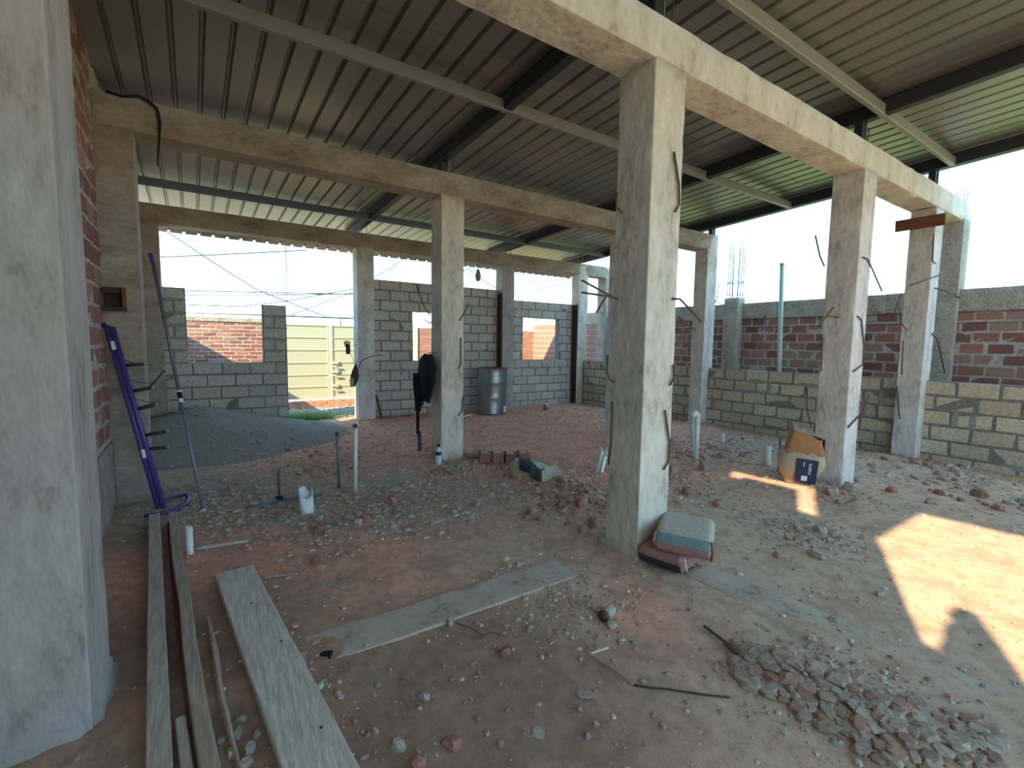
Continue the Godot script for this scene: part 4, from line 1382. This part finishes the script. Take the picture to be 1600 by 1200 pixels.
	# small black thing by the doorway pier
	p = gp(451, 668)
	o = thing("black_rag", "small black rag lying at the doorway pier beside the sand heap", "rag", p)
	obj("bunched_cloth", rock(Vector3(0.16, 0.09, 0.13), 3, 0.2), M.cloth_black, o).position.y = 0.03
	obj("loose_corner", rock(Vector3(0.2, 0.025, 0.08), 6, 0.3), M.cloth_black, o).position = Vector3(-0.13, 0.02, 0.03)

func build_yard() -> void:
	# two-leaf gate
	var zg := -10.46
	var o := thing("metal_gate", "pale yellow green sheet metal gate with horizontal rails across the yard", "gate", Vector3(-1.0, 0, zg))
	var ys := [0.06, 0.34, 0.64, 0.95, 1.27, 1.58, 1.88]
	var xm := on_z(516, 560, zg).x + 1.0
	for leaf in [[0.02, xm - 0.03], [xm + 0.03, 3.25]]:
		for i in 6:
			obj("panel", slab_boxes([[leaf[0], leaf[1], ys[i], ys[i + 1], -0.012, 0.0]], 0.002), M.gate, o)
		for y in ys:
			obj("rail", slab_boxes([[leaf[0], leaf[1], y - 0.018, y + 0.018, 0.0, 0.014]], 0.003), M.gate_frame, o)
	for x in [0.0, xm - 0.04, xm + 0.04, 3.25]:
		obj("stile", slab_boxes([[x - 0.03, x + 0.03, 0.03, 1.92, -0.01, 0.02]], 0.004), M.gate_frame, o)
	for y in [0.95, 0.72, 0.36]:
		var l := obj("latch", slab_boxes([[xm + 0.02, xm + 0.2, y - 0.05, y + 0.03, 0.0, 0.05]], 0.006), M.gate_frame, o)
		obj("bolt", tube_mesh([Vector3(xm + 0.05, y - 0.1, 0.07), Vector3(xm + 0.19, y - 0.1, 0.07)], 0.02, 8), M.gate_frame, l)
	o = thing("rail_pipe", "grey horizontal pipe rail running above the yard wall and gate", "rail", Vector3(XW, 2.08, zg - 0.05))
	obj("pipe", tube_mesh([Vector3.ZERO, Vector3(5.6, 0.02, 0)], 0.022, 8), M.steel_grey, o)
	for x in [0.06, on_z(533, 500, zg).x - XW, 5.5]:
		obj("upright", tube_mesh([Vector3(x, -0.2, 0), Vector3(x, 0.0, 0)], 0.02, 8), M.steel_grey, o)
	# rubble and grass of the yard
	var tf := []
	var cs := []
	for i in 2200:
		var x := rng.randf_range(-2.6, 3.0)
		var z := rng.randf_range(-10.35, -9.05)
		var s := rng.randf_range(0.02, 0.06)
		tf.append(Transform3D(Basis.from_euler(Vector3(rng.randf() * 6.0, rng.randf() * 6.0, rng.randf() * 6.0)).scaled(Vector3(s, s * 0.6, s)), Vector3(x, rng.randf_range(-0.015, 0.01), z)))
		cs.append(c8(200, 116, 86).lerp(c8(220, 150, 116), rng.randf()))
	many("red_rubble", "crushed red brick rubble strewn along the foot of the gate", "rubble", rock(Vector3.ONE, 3), tf, cs)
	tf = []
	cs = []
	for i in 2600:
		var x := rng.randf_range(-2.0, 2.0)
		var z := rng.randf_range(-9.2, -7.25)
		var s := rng.randf_range(0.012, 0.035)
		tf.append(Transform3D(Basis.from_euler(Vector3(rng.randf() * 6.0, rng.randf() * 6.0, rng.randf() * 6.0)).scaled(Vector3(s, s * 0.7, s)), Vector3(x, rng.randf_range(-0.02, 0.0), z)))
		cs.append(c8(190, 186, 182).lerp(c8(220, 212, 200), rng.randf()))
	many("yard_gravel", "pale gravel on the yard ground outside the doorway", "gravel", rock(Vector3.ONE, 5), tf, cs)
	var st := new_st()
	tri(st, Vector3(-0.006, 0, 0), Vector3(0.006, 0, 0), Vector3(0.0, 1.0, 0.12), Vector3(0, 0.3, -4))
	tri(st, Vector3(-0.006, 0, -0.002), Vector3(0.006, 0, -0.002), Vector3(0.0, 1.0, 0.118), Vector3(0, 0.3, 4))
	var blade := done(st)
	tf = []
	cs = []
	for i in 1600:
		var x := -1.15 + absf(rng.randfn(0.0, 0.4))
		var z := -7.35 - absf(rng.randfn(0.0, 0.3))
		var s := rng.randf_range(0.05, 0.16)
		tf.append(Transform3D(Basis.from_euler(Vector3(rng.randf_range(-0.5, 0.5), rng.randf() * 6.0, rng.randf_range(-0.5, 0.5))).scaled(Vector3(1, s, 1)), Vector3(x, -0.03, z)))
		cs.append(c8(126, 158, 74).lerp(c8(170, 186, 110), rng.randf()))
	many("grass", "patch of green grass just outside the doorway", "grass", blade, tf, cs)

	# poles and lines beyond the plot
	for q in [[253, 330, -34.0, "by the brick wall end", 0.09], [670, 392, -36.0, "behind the far block wall window", 0.10], [881, 415, -40.0, "with insulators beyond the far corner", 0.13]]:
		var b := on_z(q[0], 560, q[2])
		b.y = -0.4
		var t := on_z(q[0], q[1], q[2])
		var pl := thing("utility_pole", "thin pale utility pole %s" % q[3], "utility pole", b, "utility poles beyond the plot")
		obj("pole", tube_mesh([Vector3.ZERO, Vector3(t.x - b.x, t.y - b.y + 2.0, 0)], q[4], 8), M.concrete_pale, pl)
		obj("crossarm", tube_mesh([Vector3(t.x - b.x - 0.6, t.y - b.y - 0.6, 0), Vector3(t.x - b.x + 0.6, t.y - b.y - 0.6, 0)], 0.05, 6), M.steel_grey, pl)
		for k in 3:
			obj("insulator", tube_mesh([Vector3(t.x - b.x - 0.5 + 0.5 * k, t.y - b.y - 0.6, 0), Vector3(t.x - b.x - 0.5 + 0.5 * k, t.y - b.y - 0.35, 0)], 0.06, 6), M.steel_light, pl)
	var wires := [
		[[255, 358], [330, 408], [400, 452], [507, 494]], [[237, 402], [320, 399], [480, 391]], [[288, 454], [420, 457], [620, 461]], [[288, 461], [420, 461], [620, 458]], [[288, 476], [380, 479], [450, 470], [560, 450]],
		[[452, 494], [500, 475], [552, 456], [640, 398]], [[446, 380], [448, 430], [448, 478]], [[725, 415], [750, 435], [778, 452]], [[800, 462], [840, 452], [900, 440]], [[800, 445], [850, 440], [900, 434]], [[580, 445], [620, 414]]]
	for i in wires.size():
		var a := on_z(wires[i][0][0], wires[i][0][1], -33.0 - i * 0.6)
		var pts := []
		for q in wires[i]:
			pts.append(on_z(q[0], q[1], -33.0 - i * 0.6) - a)
		var w := thing("overhead_wire", "thin overhead wire against the sky above the yard wall", "wire", a, "overhead wires")
		obj("cable", tube_mesh(pts, 0.034, 4), M.wire, w)

func many(called: String, label: String, category: String, mesh: Mesh, tf: Array, cs: Array) -> void:
	var mm := MultiMesh.new()
	mm.transform_format = MultiMesh.TRANSFORM_3D
	mm.use_colors = true
	mm.mesh = mesh
	mm.instance_count = tf.size()
	for i in tf.size():
		mm.set_instance_transform(i, tf[i])
		mm.set_instance_color(i, (cs[i] as Color).srgb_to_linear())
	var o := MultiMeshInstance3D.new()
	o.name = numbered(called)
	o.multimesh = mm
	o.material_override = M.stone
	add_child(o, true)
	tag(o, label, category, "", "stuff")

# ------------------------------------------------------------------ rubble
var rocks := []
var rock_at := []

func room_for(x: float, z: float, r: float) -> bool:
	for q in rock_at:
		if Vector2(q.x - x, q.y - z).length() < (q.z + r) * 0.48:
			return false
	return true

func put_rock(u: float, v: float, px: float, red: bool, flat: float, label: String, group: String, world := false, chip := false) -> void:
	var p := Vector3(u, gh(u, v), v) if world else gp(u, v)
	var size := px if world else px * (p - CAM).dot(cam_f) / F
	var o := obj("brick_fragment" if red else "rubble_stone", rocks[rng.randi() % rocks.size()], ((M.chip_red if red else M.chip) if chip else (M.stone_red if red else M.stone_grey))[rng.randi() % 4])
	o.scale = Vector3(size, size * flat, size * rng.randf_range(0.6, 0.95))
	o.rotation = Vector3(rng.randf_range(-0.2, 0.2), rng.randf() * TAU, rng.randf_range(-0.2, 0.2))
	o.position = p + Vector3(0, size * flat * 0.3, 0)
	rock_at.append(Vector3(p.x, p.z, size))
	tag(o, label, "brick piece" if red else "stone", group)

func scatter(n: int, cx: float, cz: float, rx: float, rz: float, s0: float, s1: float, redness: float, flat: float, where: String) -> void:
	for i in n + n / 3:
		var a := rng.randf() * TAU
		var r := sqrt(rng.randf())
		var x := cx + cos(a) * r * rx
		var z := cz + sin(a) * r * rz
		if z < ZC - 0.05 or x > X3 + 0.15:
			continue
		if not clear_of_columns(x, z, 0.06):
			continue
		var red := rng.randf() < redness
		var sz := lerpf(s0, s1, pow(rng.randf(), 1.6))
		if not room_for(x, z, sz):
			continue
		put_rock(x, z, sz, red, flat * rng.randf_range(0.7, 1.2), "%s lying %s" % ["broken red brick piece" if red else "broken grey rubble stone", where], "%s %s" % ["brick pieces" if red else "rubble stones", where], true)

func clear_of_columns(x: float, z: float, m: float) -> bool:
	for cx in [X1, X2, X3]:
		for cz in [ZA, ZB, ZC]:
			if x > cx - m and x < cx + CW + m + 0.06 and z < cz + m and z > cz - 0.32 - m:
				return false
	return true

func build_rubble() -> void:
	for i in 14:
		rocks.append(rock(Vector3.ONE, i + 20, 0.2 + 0.5 * (i % 3) / 2.0))
	# fine grit everywhere
	var tf := []
	var cs := []
	var small := rock(Vector3.ONE, 2, 0.4)
	var dense := []
	for q in [[860, 745, 0.8, 5], [920, 780, 0.5, 5], [1060, 710, 0.7, 6], [720, 735, 0.6, 4], [1450, 735, 1.0, 6], [1560, 765, 0.8, 6], [1180, 695, 0.9, 6], [1290, 770, 0.5, 4], [560, 810, 0.7, 4], [420, 800, 0.7, 4], [660, 770, 0.6, 4], [1320, 1090, 0.4, 3], [1250, 830, 0.5, 4], [500, 730, 0.7, 3], [1100, 760, 0.7, 4], [330, 780, 0.5, 3], [880, 940, 0.5, 2]]:
		var p := on_y(q[0], q[1])
		dense.append([p.x, p.z, q[2], q[3]])
	var made := 0
	while made < 26000:
		var x: float
		var z: float
		if rng.randf() < 0.55:
			var d: Array = dense[rng.randi() % dense.size()]
			x = d[0] + rng.randfn(0.0, 0.5) * d[2]
			z = d[1] + rng.randfn(0.0, 0.5) * d[2]
		else:
			x = rng.randf_range(-3.1, 5.75)
			z = rng.randf_range(-6.95, 2.4)
		if x < -3.15 or x > 5.75 or z < -7.0 or z > 2.5 or not clear_of_columns(x, z, 0.0):
			made += 1
			continue
		var s := 0.005 + 0.022 * pow(rng.randf(), 3.5)
		tf.append(Transform3D(Basis.from_euler(Vector3(rng.randf() * 6.0, rng.randf() * 6.0, rng.randf() * 6.0)).scaled(Vector3(s * rng.randf_range(0.7, 1.4), s * 0.7, s)), Vector3(x, gh(x, z) + s * 0.12, z)))
		var base := c8(222, 206, 188)
		var k := rng.randf()
		if k < (0.62 if z < -2.0 and x > -1.6 else 0.3):
			base = c8(206, 152, 126)
		elif k < 0.7:
			base = c8(158, 146, 134)
		elif k < 0.76:
			base = c8(244, 236, 222)
		cs.append(base.lerp(c8(214, 196, 178), 0.1 + rng.randf() * 0.5))
		made += 1
	many("floor_grit", "small loose grit and chips scattered over the dirt floor", "grit", small, tf, cs)

	tf = []
	cs = []
	for i in 6500:
		var d: Array = dense[rng.randi() % dense.size()]
		var x: float = d[0] + rng.randfn(0.0, 0.6) * d[2]
		var z: float = d[1] + rng.randfn(0.0, 0.6) * d[2]
		if i % 3 == 0:
			x = rng.randf_range(-1.5, 5.6)
			z = rng.randf_range(-6.6, -1.2)
		if x < -2.8 or x > 5.7 or z < -6.8 or z > -0.35 or not clear_of_columns(x, z, 0.02):
			continue
		var s := 0.016 + 0.036 * pow(rng.randf(), 2.2)
		tf.append(Transform3D(Basis.from_euler(Vector3(rng.randf_range(-0.5, 0.5), rng.randf() * 6.0, rng.randf_range(-0.5, 0.5))).scaled(Vector3(s * rng.randf_range(0.9, 1.7), s * 0.55, s)), Vector3(x, gh(x, z) + s * 0.1, z)))
		cs.append((c8(226, 170, 144) if rng.randf() < 0.55 else c8(230, 214, 194)).lerp(c8(190, 160, 140), rng.randf() * 0.7))
	many("rubble_chips", "thick litter of small brick and mortar chips on the dirt floor", "rubble", rocks[4], tf, cs)

	# pieces that can be told apart
	for q in [[880, 752, 20, true, 0.6], [907, 788, 22, true, 0.75], [878, 792, 18, true, 0.8], [612, 786, 24, true, 0.55], [680, 716, 18, true, 0.7], [790, 1022, 20, true, 0.7], [707, 1165, 34, true, 0.5], [654, 1196, 24, true, 0.6], [910, 832, 20, true, 0.7], [925, 822, 22, true, 0.7], [1072, 772, 16, true, 0.8], [1120, 790, 16, true, 0.7], [490, 878, 14, true, 0.6], [1393, 768, 20, true, 0.5], [1455, 787, 22, true, 0.5], [1560, 796, 22, true, 0.4], [1220, 870, 26, true, 0.4], [1255, 1085, 30, true, 0.4], [1205, 1065, 26, true, 0.5], [570, 815, 22, true, 0.6], [500, 830, 24, true, 0.5], [1048, 740, 26, true, 0.7], [1530, 775, 24, true, 0.5], [830, 800, 16, true, 0.6]]:
		put_rock(q[0], q[1], q[2], q[3], q[4], "large broken red brick piece on the dirt floor", "large brick pieces on the floor")
	for q in [[623, 1170, 26, 0.6], [664, 1092, 18, 0.6], [586, 1145, 14, 0.6], [704, 976, 15, 0.8], [955, 980, 18, 0.6], [942, 848, 22, 0.6], [1276, 870, 30, 0.35], [1282, 830, 20, 0.6], [1245, 828, 16, 0.6], [915, 1085, 30, 0.08], [842, 1146, 26, 0.08], [1540, 700, 20, 0.5], [1340, 752, 16, 0.6], [1300, 770, 22, 0.6], [1330, 765, 26, 0.5], [740, 715, 22, 0.5], [724, 712, 16, 0.7], [1100, 735, 24, 0.7], [560, 818, 16, 0.6], [745, 790, 14, 0.6], [500, 1075, 16, 0.6], [528, 1085, 14, 0.6], [1375, 930, 14, 0.6], [1268, 1000, 14, 0.6], [1155, 900, 12, 0.6], [1305, 970, 16, 0.5], [345, 755, 12, 0.6], [445, 700, 12, 0.6], [360, 715, 10, 0.6]]:
		put_rock(q[0], q[1], q[2], false, q[3], "large loose rubble stone on the dirt floor", "large rubble stones on the floor")
	# broken pieces where rubble gathers
	var p := on_y(900, 790)
	scatter(46, p.x - 0.1, p.z - 0.1, 0.5, 0.55, 0.03, 0.10, 0.5, 0.6, "beside the column with cement bags")
	p = on_y(1065, 705)
	scatter(50, p.x, p.z + 0.15, 0.8, 0.6, 0.03, 0.11, 0.55, 0.6, "around the capped white pipe")
	p = on_y(1440, 735)
	scatter(60, p.x, p.z, 0.9, 0.5, 0.03, 0.12, 0.5, 0.5, "at the foot of the low block wall")
	p = on_y(1540, 770)
	scatter(40, p.x, p.z, 0.6, 0.5, 0.03, 0.11, 0.5, 0.5, "at the foot of the low block wall")
	p = on_y(730, 735)
	scatter(36, p.x, p.z, 0.6, 0.35, 0.03, 0.09, 0.6, 0.6, "around the bottle and jacket column")
	p = on_y(540, 800)
	scatter(44, p.x, p.z, 0.9, 0.45, 0.02, 0.07, 0.35, 0.5, "in the grey gravel by the pipes")
	p = on_y(500, 720)
	scatter(40, p.x, p.z, 0.8, 0.6, 0.03, 0.09, 0.6, 0.4, "beside the sand heap")
	p = on_y(1170, 695)
	scatter(40, p.x, p.z, 0.9, 0.45, 0.03, 0.09, 0.5, 0.5, "between the pipe stubs and the low wall")
	p = on_y(1310, 775)
	scatter(20, p.x, p.z, 0.35, 0.25, 0.03, 0.08, 0.3, 0.6, "at the foot of the paper bag column")
	p = on_y(1260, 835)
	scatter(18, p.x, p.z, 0.4, 0.3, 0.02, 0.07, 0.3, 0.5, "between the paper bag and the sunlit patch")
	# a dense band of flat broken pieces
	var flags := 0
	for i in 3000:
		var u := rng.randf_range(1150.0, 1560.0)
		var along := (u - 1170.0) / 330.0
		var v := 1035.0 + 145.0 * along + rng.randf_range(-50.0, 70.0) * (0.5 + 0.7 * along)
		if v > 1215.0:
			continue
		var g := gp(u, v)
		var ok := true
		for f in flag_at:
			if Vector2(f.x - g.x, f.y - g.z).length() < 0.036:
				ok = false
				break
		if not ok:
			continue
		flag_at.append(Vector2(g.x, g.z))
		var red := rng.randf() < 0.38
		put_rock(u, v, rng.randf_range(20, 42), red, rng.randf_range(0.16, 0.3), "flat broken %s chip in the dense rubble strip" % ("red brick" if red else "grey mortar"), "flat chips in the rubble strip", false, true)
		flags += 1
		if flags >= 230:
			break
	for i in 40:
		var u := rng.randf_range(480.0, 800.0)
		var v := rng.randf_range(1040.0, 1190.0)
		put_rock(u, v, rng.randf_range(4, 10), rng.randf() < 0.3, 0.6, "small pebble in the dark dirt beside the wide plank", "pebbles beside the wide plank")
	for q in [[352, 1120, 22], [372, 1150, 26], [392, 1172, 24], [360, 1180, 20], [384, 1196, 26], [402, 1150, 18], [345, 1160, 16], [378, 1125, 16]]:
		put_rock(q[0], q[1], q[2], false, 0.5, "rough stone packed between the bowed plank and the wide plank", "stones between the planks")
	# bricks left in a short row
	for k in 4:
		var b := on_y(757 + 20 * k, 722, 0.0)
		var o := thing("loose_brick", "red brick standing in a short row near the crumpled bag", "brick", Vector3(b.x, gh(b.x, b.z), b.z), "bricks standing in a short row")
		o.rotation.y = -0.5
		obj("clay", box_mesh(Vector3(0.15, 0.13, 0.26), 0.008, 0.004), M.brick[k % 3], o).position.y = 0.055
		obj("mortar", box_mesh(Vector3(0.09, 0.014, 0.12), 0.004, 0.004), M.stone_grey[1], o).position.y = 0.124

	# concrete strips showing at floor level
	var s1 := thing("concrete_strip", "pale concrete ground beam showing in the dirt before the bagged column", "ground beam", Vector3(-2.25, 0, -0.19))
	obj("cast_body", cast(Vector3(-2, 0, 0), 0.11, 0.27, 1.75, 0, 0.014, 2.0), M.concrete_floor, s1).position.y = -0.050
	var s2 := thing("concrete_strip", "smooth grey concrete ground beam running from the bagged column's foot", "ground beam", Vector3(0.27, 0, 2.5))
	var m := obj("cast_body", cast(Vector3(1, 0, 1), 0.09, 0.30, 2.25, 0, 0.008, 5.0), M.concrete_floor, s2)
	m.position.y = -0.046
	m.rotation.y = PI / 2

	# bars, sticks and odd scraps
	var a := gp(1100, 981)
	var e := gp(1175, 1045)
	var o := thing("steel_rod", "short rusty doubled bar lying on the dirt near the rubble strip", "rod", a)
	obj("rod", tube_mesh([Vector3(0, 0.012, 0), (e - a) * 0.5 + Vector3(0.01, 0.012, 0), e - a + Vector3(0, 0.01, 0)], 0.007, 6), M.rebar, o)
	obj("rod", tube_mesh([(e - a) * 0.45 + Vector3(0, 0.012, 0.0), (e - a) * 0.8 + Vector3(-0.02, 0.01, 0.02), (e - a) * 0.82 + Vector3(-0.03, 0.01, 0.03)], 0.007, 6), M.rebar, o)
	a = gp(921, 1027)
	e = gp(988, 1070)
	o = thing("timber_plank", "thin bent wood strip lying on the dirt near the rubble strip", "stick", a)
	strip_between(o, "board", [Vector3(0, 0.012, 0), (e - a) * 0.6 + Vector3(0, 0.012, 0), e - a + Vector3(0, 0.004, 0)], 0.014, 0.012, M.plank[2])
	strip_between(o, "stub", [Vector3(0, 0.012, 0), gp(950, 1016) - a + Vector3(0, 0.008, 0)], 0.014, 0.01, M.plank[1])
	a = gp(992, 1074)
	e = gp(1140, 1092)
	o = thing("twig", "long thin twig trailing across the dirt from the bent wood strip", "twig", a)
	obj("stem", tube_mesh(line_pts(Vector3(0, 0.008, 0), e - a + Vector3(0, 0.006, 0), 6, 0.012, 4.0), 0.005, 5), M.plank_dark, o)
	a = gp(948, 968)
	o = thing("concrete_core", "short grey concrete cylinder piece lying on the dirt", "concrete piece", a)
	obj("cylinder", tube_mesh([Vector3(-0.02, 0.03, 0.0), Vector3(0.055, 0.03, -0.02)], 0.032, 12), M.stone_grey[0], o)
	obj("dark_end", tube_mesh([Vector3(-0.034, 0.03, 0.004), Vector3(-0.019, 0.03, 0.0)], 0.033, 12), M.rebar, o)
	a = gp(512, 1025)
	o = thing("dark_rag", "small dark twisted scrap on the dirt beside the wide plank", "scrap", a)
	obj("cloth", tube_mesh([Vector3(-0.03, 0.008, -0.02), Vector3(-0.01, 0.016, 0.0), Vector3(0.01, 0.02, 0.015), Vector3(0.0, 0.01, 0.035)], [0.006, 0.013, 0.015, 0.007], 6, true), M.cloth_black, o)
	a = gp(712, 975)
	var wp := []
	for q in [[712, 975], [735, 982], [748, 990], [756, 996], [750, 1000], [760, 992], [775, 990], [790, 998]]:
		wp.append(gp(q[0], q[1]) - a + Vector3(0, 0.006, 0))
	o = thing("loose_wire", "thin curled wire on the dirt near the ground beam", "wire", a)
	obj("wire", tube_mesh(wp, 0.0022, 5), M.rebar, o)

var flag_at := []

func build_heap() -> void:
	var st := new_st(false)
	var pk := Vector3(-2.5, 0, -6.45)
	var n := 60
	var rn := 24
	var rings := []
	for j in rn + 1:
		var ring := []
		for k in n:
			var a := TAU * k / n
			var rmax := 2.15 + 0.2 * n_mid.get_noise_2d(cos(a) * 2.0, sin(a) * 2.0)
			var d := rmax * j / rn
			var x := clampf(pk.x + cos(a) * d, XW + 0.005, 9.0)
			var z := maxf(pk.z + sin(a) * d, ZC - 0.155)
			if x < XL + 0.01 and z > ZC - 0.33 and z < ZC + 0.02:
				z = ZC + 0.02
			var dd := Vector2(x - pk.x, z - pk.z).length() / rmax
			var h := 0.5 * pow(maxf(0.0, 1.0 - dd), 1.25) + 0.025 * n_mid.get_noise_2d(x * 3.0, z * 3.0) * (1.0 - dd) + 0.012 * n_fine.get_noise_2d(x * 12.0, z * 12.0) - 0.008
			ring.append(Vector3(x, gh(x, z) + h if j < rn else gh(x, z) - 0.05, z))
		rings.append(ring)
	for j in rn:
		for k in n:
			quad(st, rings[j][k], rings[j][(k + 1) % n], rings[j + 1][(k + 1) % n], rings[j + 1][k], Vector3(pk.x, -9, pk.z))
	var o := obj("sand_heap", done(st), M.sand)
	tag(o, "dark grey heap of sand piled against the far block wall", "sand heap", "", "stuff")
	var tf := []
	var cs := []
	for i in 500:
		var a := rng.randf() * TAU
		var d := 2.0 * sqrt(rng.randf())
		var x := pk.x + cos(a) * d
		var z := pk.z + sin(a) * d
		if x < XL + 0.1 or z < ZC + 0.1:
			continue
		var dd := d / 2.15
		var y := gh(x, z) + 0.5 * pow(maxf(0.0, 1.0 - dd), 1.25) + 0.025 * n_mid.get_noise_2d(x * 3.0, z * 3.0) * (1.0 - dd)
		var s := rng.randf_range(0.015, 0.05) * (0.6 + 0.6 * dd)
		tf.append(Transform3D(Basis.from_euler(Vector3(rng.randf() * 6.0, rng.randf() * 6.0, 0)).scaled(Vector3(s, s * 0.6, s)), Vector3(x, y, z)))
		cs.append(c8(196, 188, 176).lerp(c8(206, 170, 148), rng.randf()))
	many("heap_gravel", "pale pebbles lying on the grey sand heap", "pebbles", rocks[2], tf, cs)

func set_camera_and_light() -> void:
	var cy := cos(YAW)
	var sy := sin(YAW)
	cam_f = Vector3(sy * cos(PITCH), -sin(PITCH), -cy * cos(PITCH))
	var r := Vector3(cy, 0, sy)
	var u := r.cross(cam_f)
	cam_r = r * cos(ROLL) + u * sin(ROLL)
	cam_u = u * cos(ROLL) - r * sin(ROLL)
	var cam := Camera3D.new()
	cam.name = "camera"
	cam.fov = rad_to_deg(2.0 * atan(600.0 / F))
	cam.near = 0.05
	cam.far = 400.0
	add_child(cam)
	cam.transform = Transform3D(Basis(cam_r, cam_u, -cam_f), CAM)
	cam.current = true

	var sky := ProceduralSkyMaterial.new()
	sky.sky_top_color = c8(108, 156, 194)
	sky.sky_horizon_color = c8(176, 202, 216)
	sky.sky_curve = 0.06
	sky.sky_energy_multiplier = 0.86
	sky.ground_bottom_color = c8(150, 140, 120)
	sky.ground_horizon_color = c8(200, 215, 215)
	sky.sun_angle_max = 20.0
	var cl := FastNoiseLite.new()
	cl.seed = 77
	cl.frequency = 0.006
	cl.fractal_octaves = 5
	var ci := cl.get_seamless_image(1024, 512)
	var cb := ci.get_data()
	var out := PackedByteArray()
	out.resize(1024 * 512 * 4)
	for i in 1024 * 512:
		var t := clampf((cb[i] / 255.0 - 0.5) * 2.6, 0.0, 1.0)
		out[i * 4] = 255
		out[i * 4 + 1] = 255
		out[i * 4 + 2] = 255
		out[i * 4 + 3] = int(t * 14.0)
	sky.sky_cover = ImageTexture.create_from_image(Image.create_from_data(1024, 512, false, Image.FORMAT_RGBA8, out))
	var env := Environment.new()
	env.background_mode = Environment.BG_SKY
	env.sky = Sky.new()
	env.sky.sky_material = sky
	env.tonemap_mode = Environment.TONE_MAPPER_LINEAR
	env.tonemap_exposure = EXPOSURE
	env.sdfgi_enabled = true
	env.ssao_enabled = true
	env.ssil_enabled = true
	var we := WorldEnvironment.new()
	we.name = "world_environment"
	we.environment = env
	add_child(we)

	var sun := DirectionalLight3D.new()
	sun.name = "sun"
	sun.light_color = c8(255, 236, 198)
	sun.light_energy = SUN_ENERGY
	sun.light_angular_distance = 0.6
	sun.shadow_enabled = true
	add_child(sun)
	sun.look_at_from_position(Vector3(-20, 14, 10), Vector3(-20, 14, 10) + SUN_RUN, Vector3.UP)

const EXPOSURE := 9.5
const SUN_ENERGY := 0.44

func _ready() -> void:
	rng.seed = 20240611
	n_big.seed = 3
	n_big.frequency = 0.5
	n_mid.seed = 4
	n_mid.frequency = 0.5
	n_fine.seed = 5
	n_fine.frequency = 0.5
	set_camera_and_light()
	make_materials()
	plan_ground()
	var fl := struct("floor", ground_mesh(-3.25, 6.9, -7.2, 2.6, 0.04), M.ground)
	tag(fl, "bare dirt floor of the building with red and grey patches", "floor", "", "structure")
	var fr := struct("floor_rear", ground_mesh(-3.25, 6.9, 2.6, 6.5, 0.2), M.ground)
	tag(fr, "bare dirt floor of the open bay behind the sunlit patch", "floor", "", "structure")
	var yd := struct("ground_yard", slab_boxes([[-3.2, 6.9, -0.3, -0.02, -10.6, -7.2]]), M.yard)
	tag(yd, "sandy yard ground between the block wall and the gate", "ground", "", "structure")
	var fd := struct("ground_field", slab_boxes([[-60, 7.05, -0.6, -0.3, -60, 60]]), M.field)
	tag(fd, "pale open ground around the walled plot", "ground", "", "structure")
	var gf := struct("ground_meadow", slab_boxes([[7.05, 60, -0.6, -0.3, -60, 60]]), M.meadow)
	tag(gf, "green meadow beyond the brick boundary wall", "ground", "", "structure")
	build_walls()
	build_frame()
	build_roof()
	build_timber()
	build_purple_frame()
	build_pipes()
	build_bags()
	build_far_things()
	build_yard()
	build_rubble()
	build_heap()
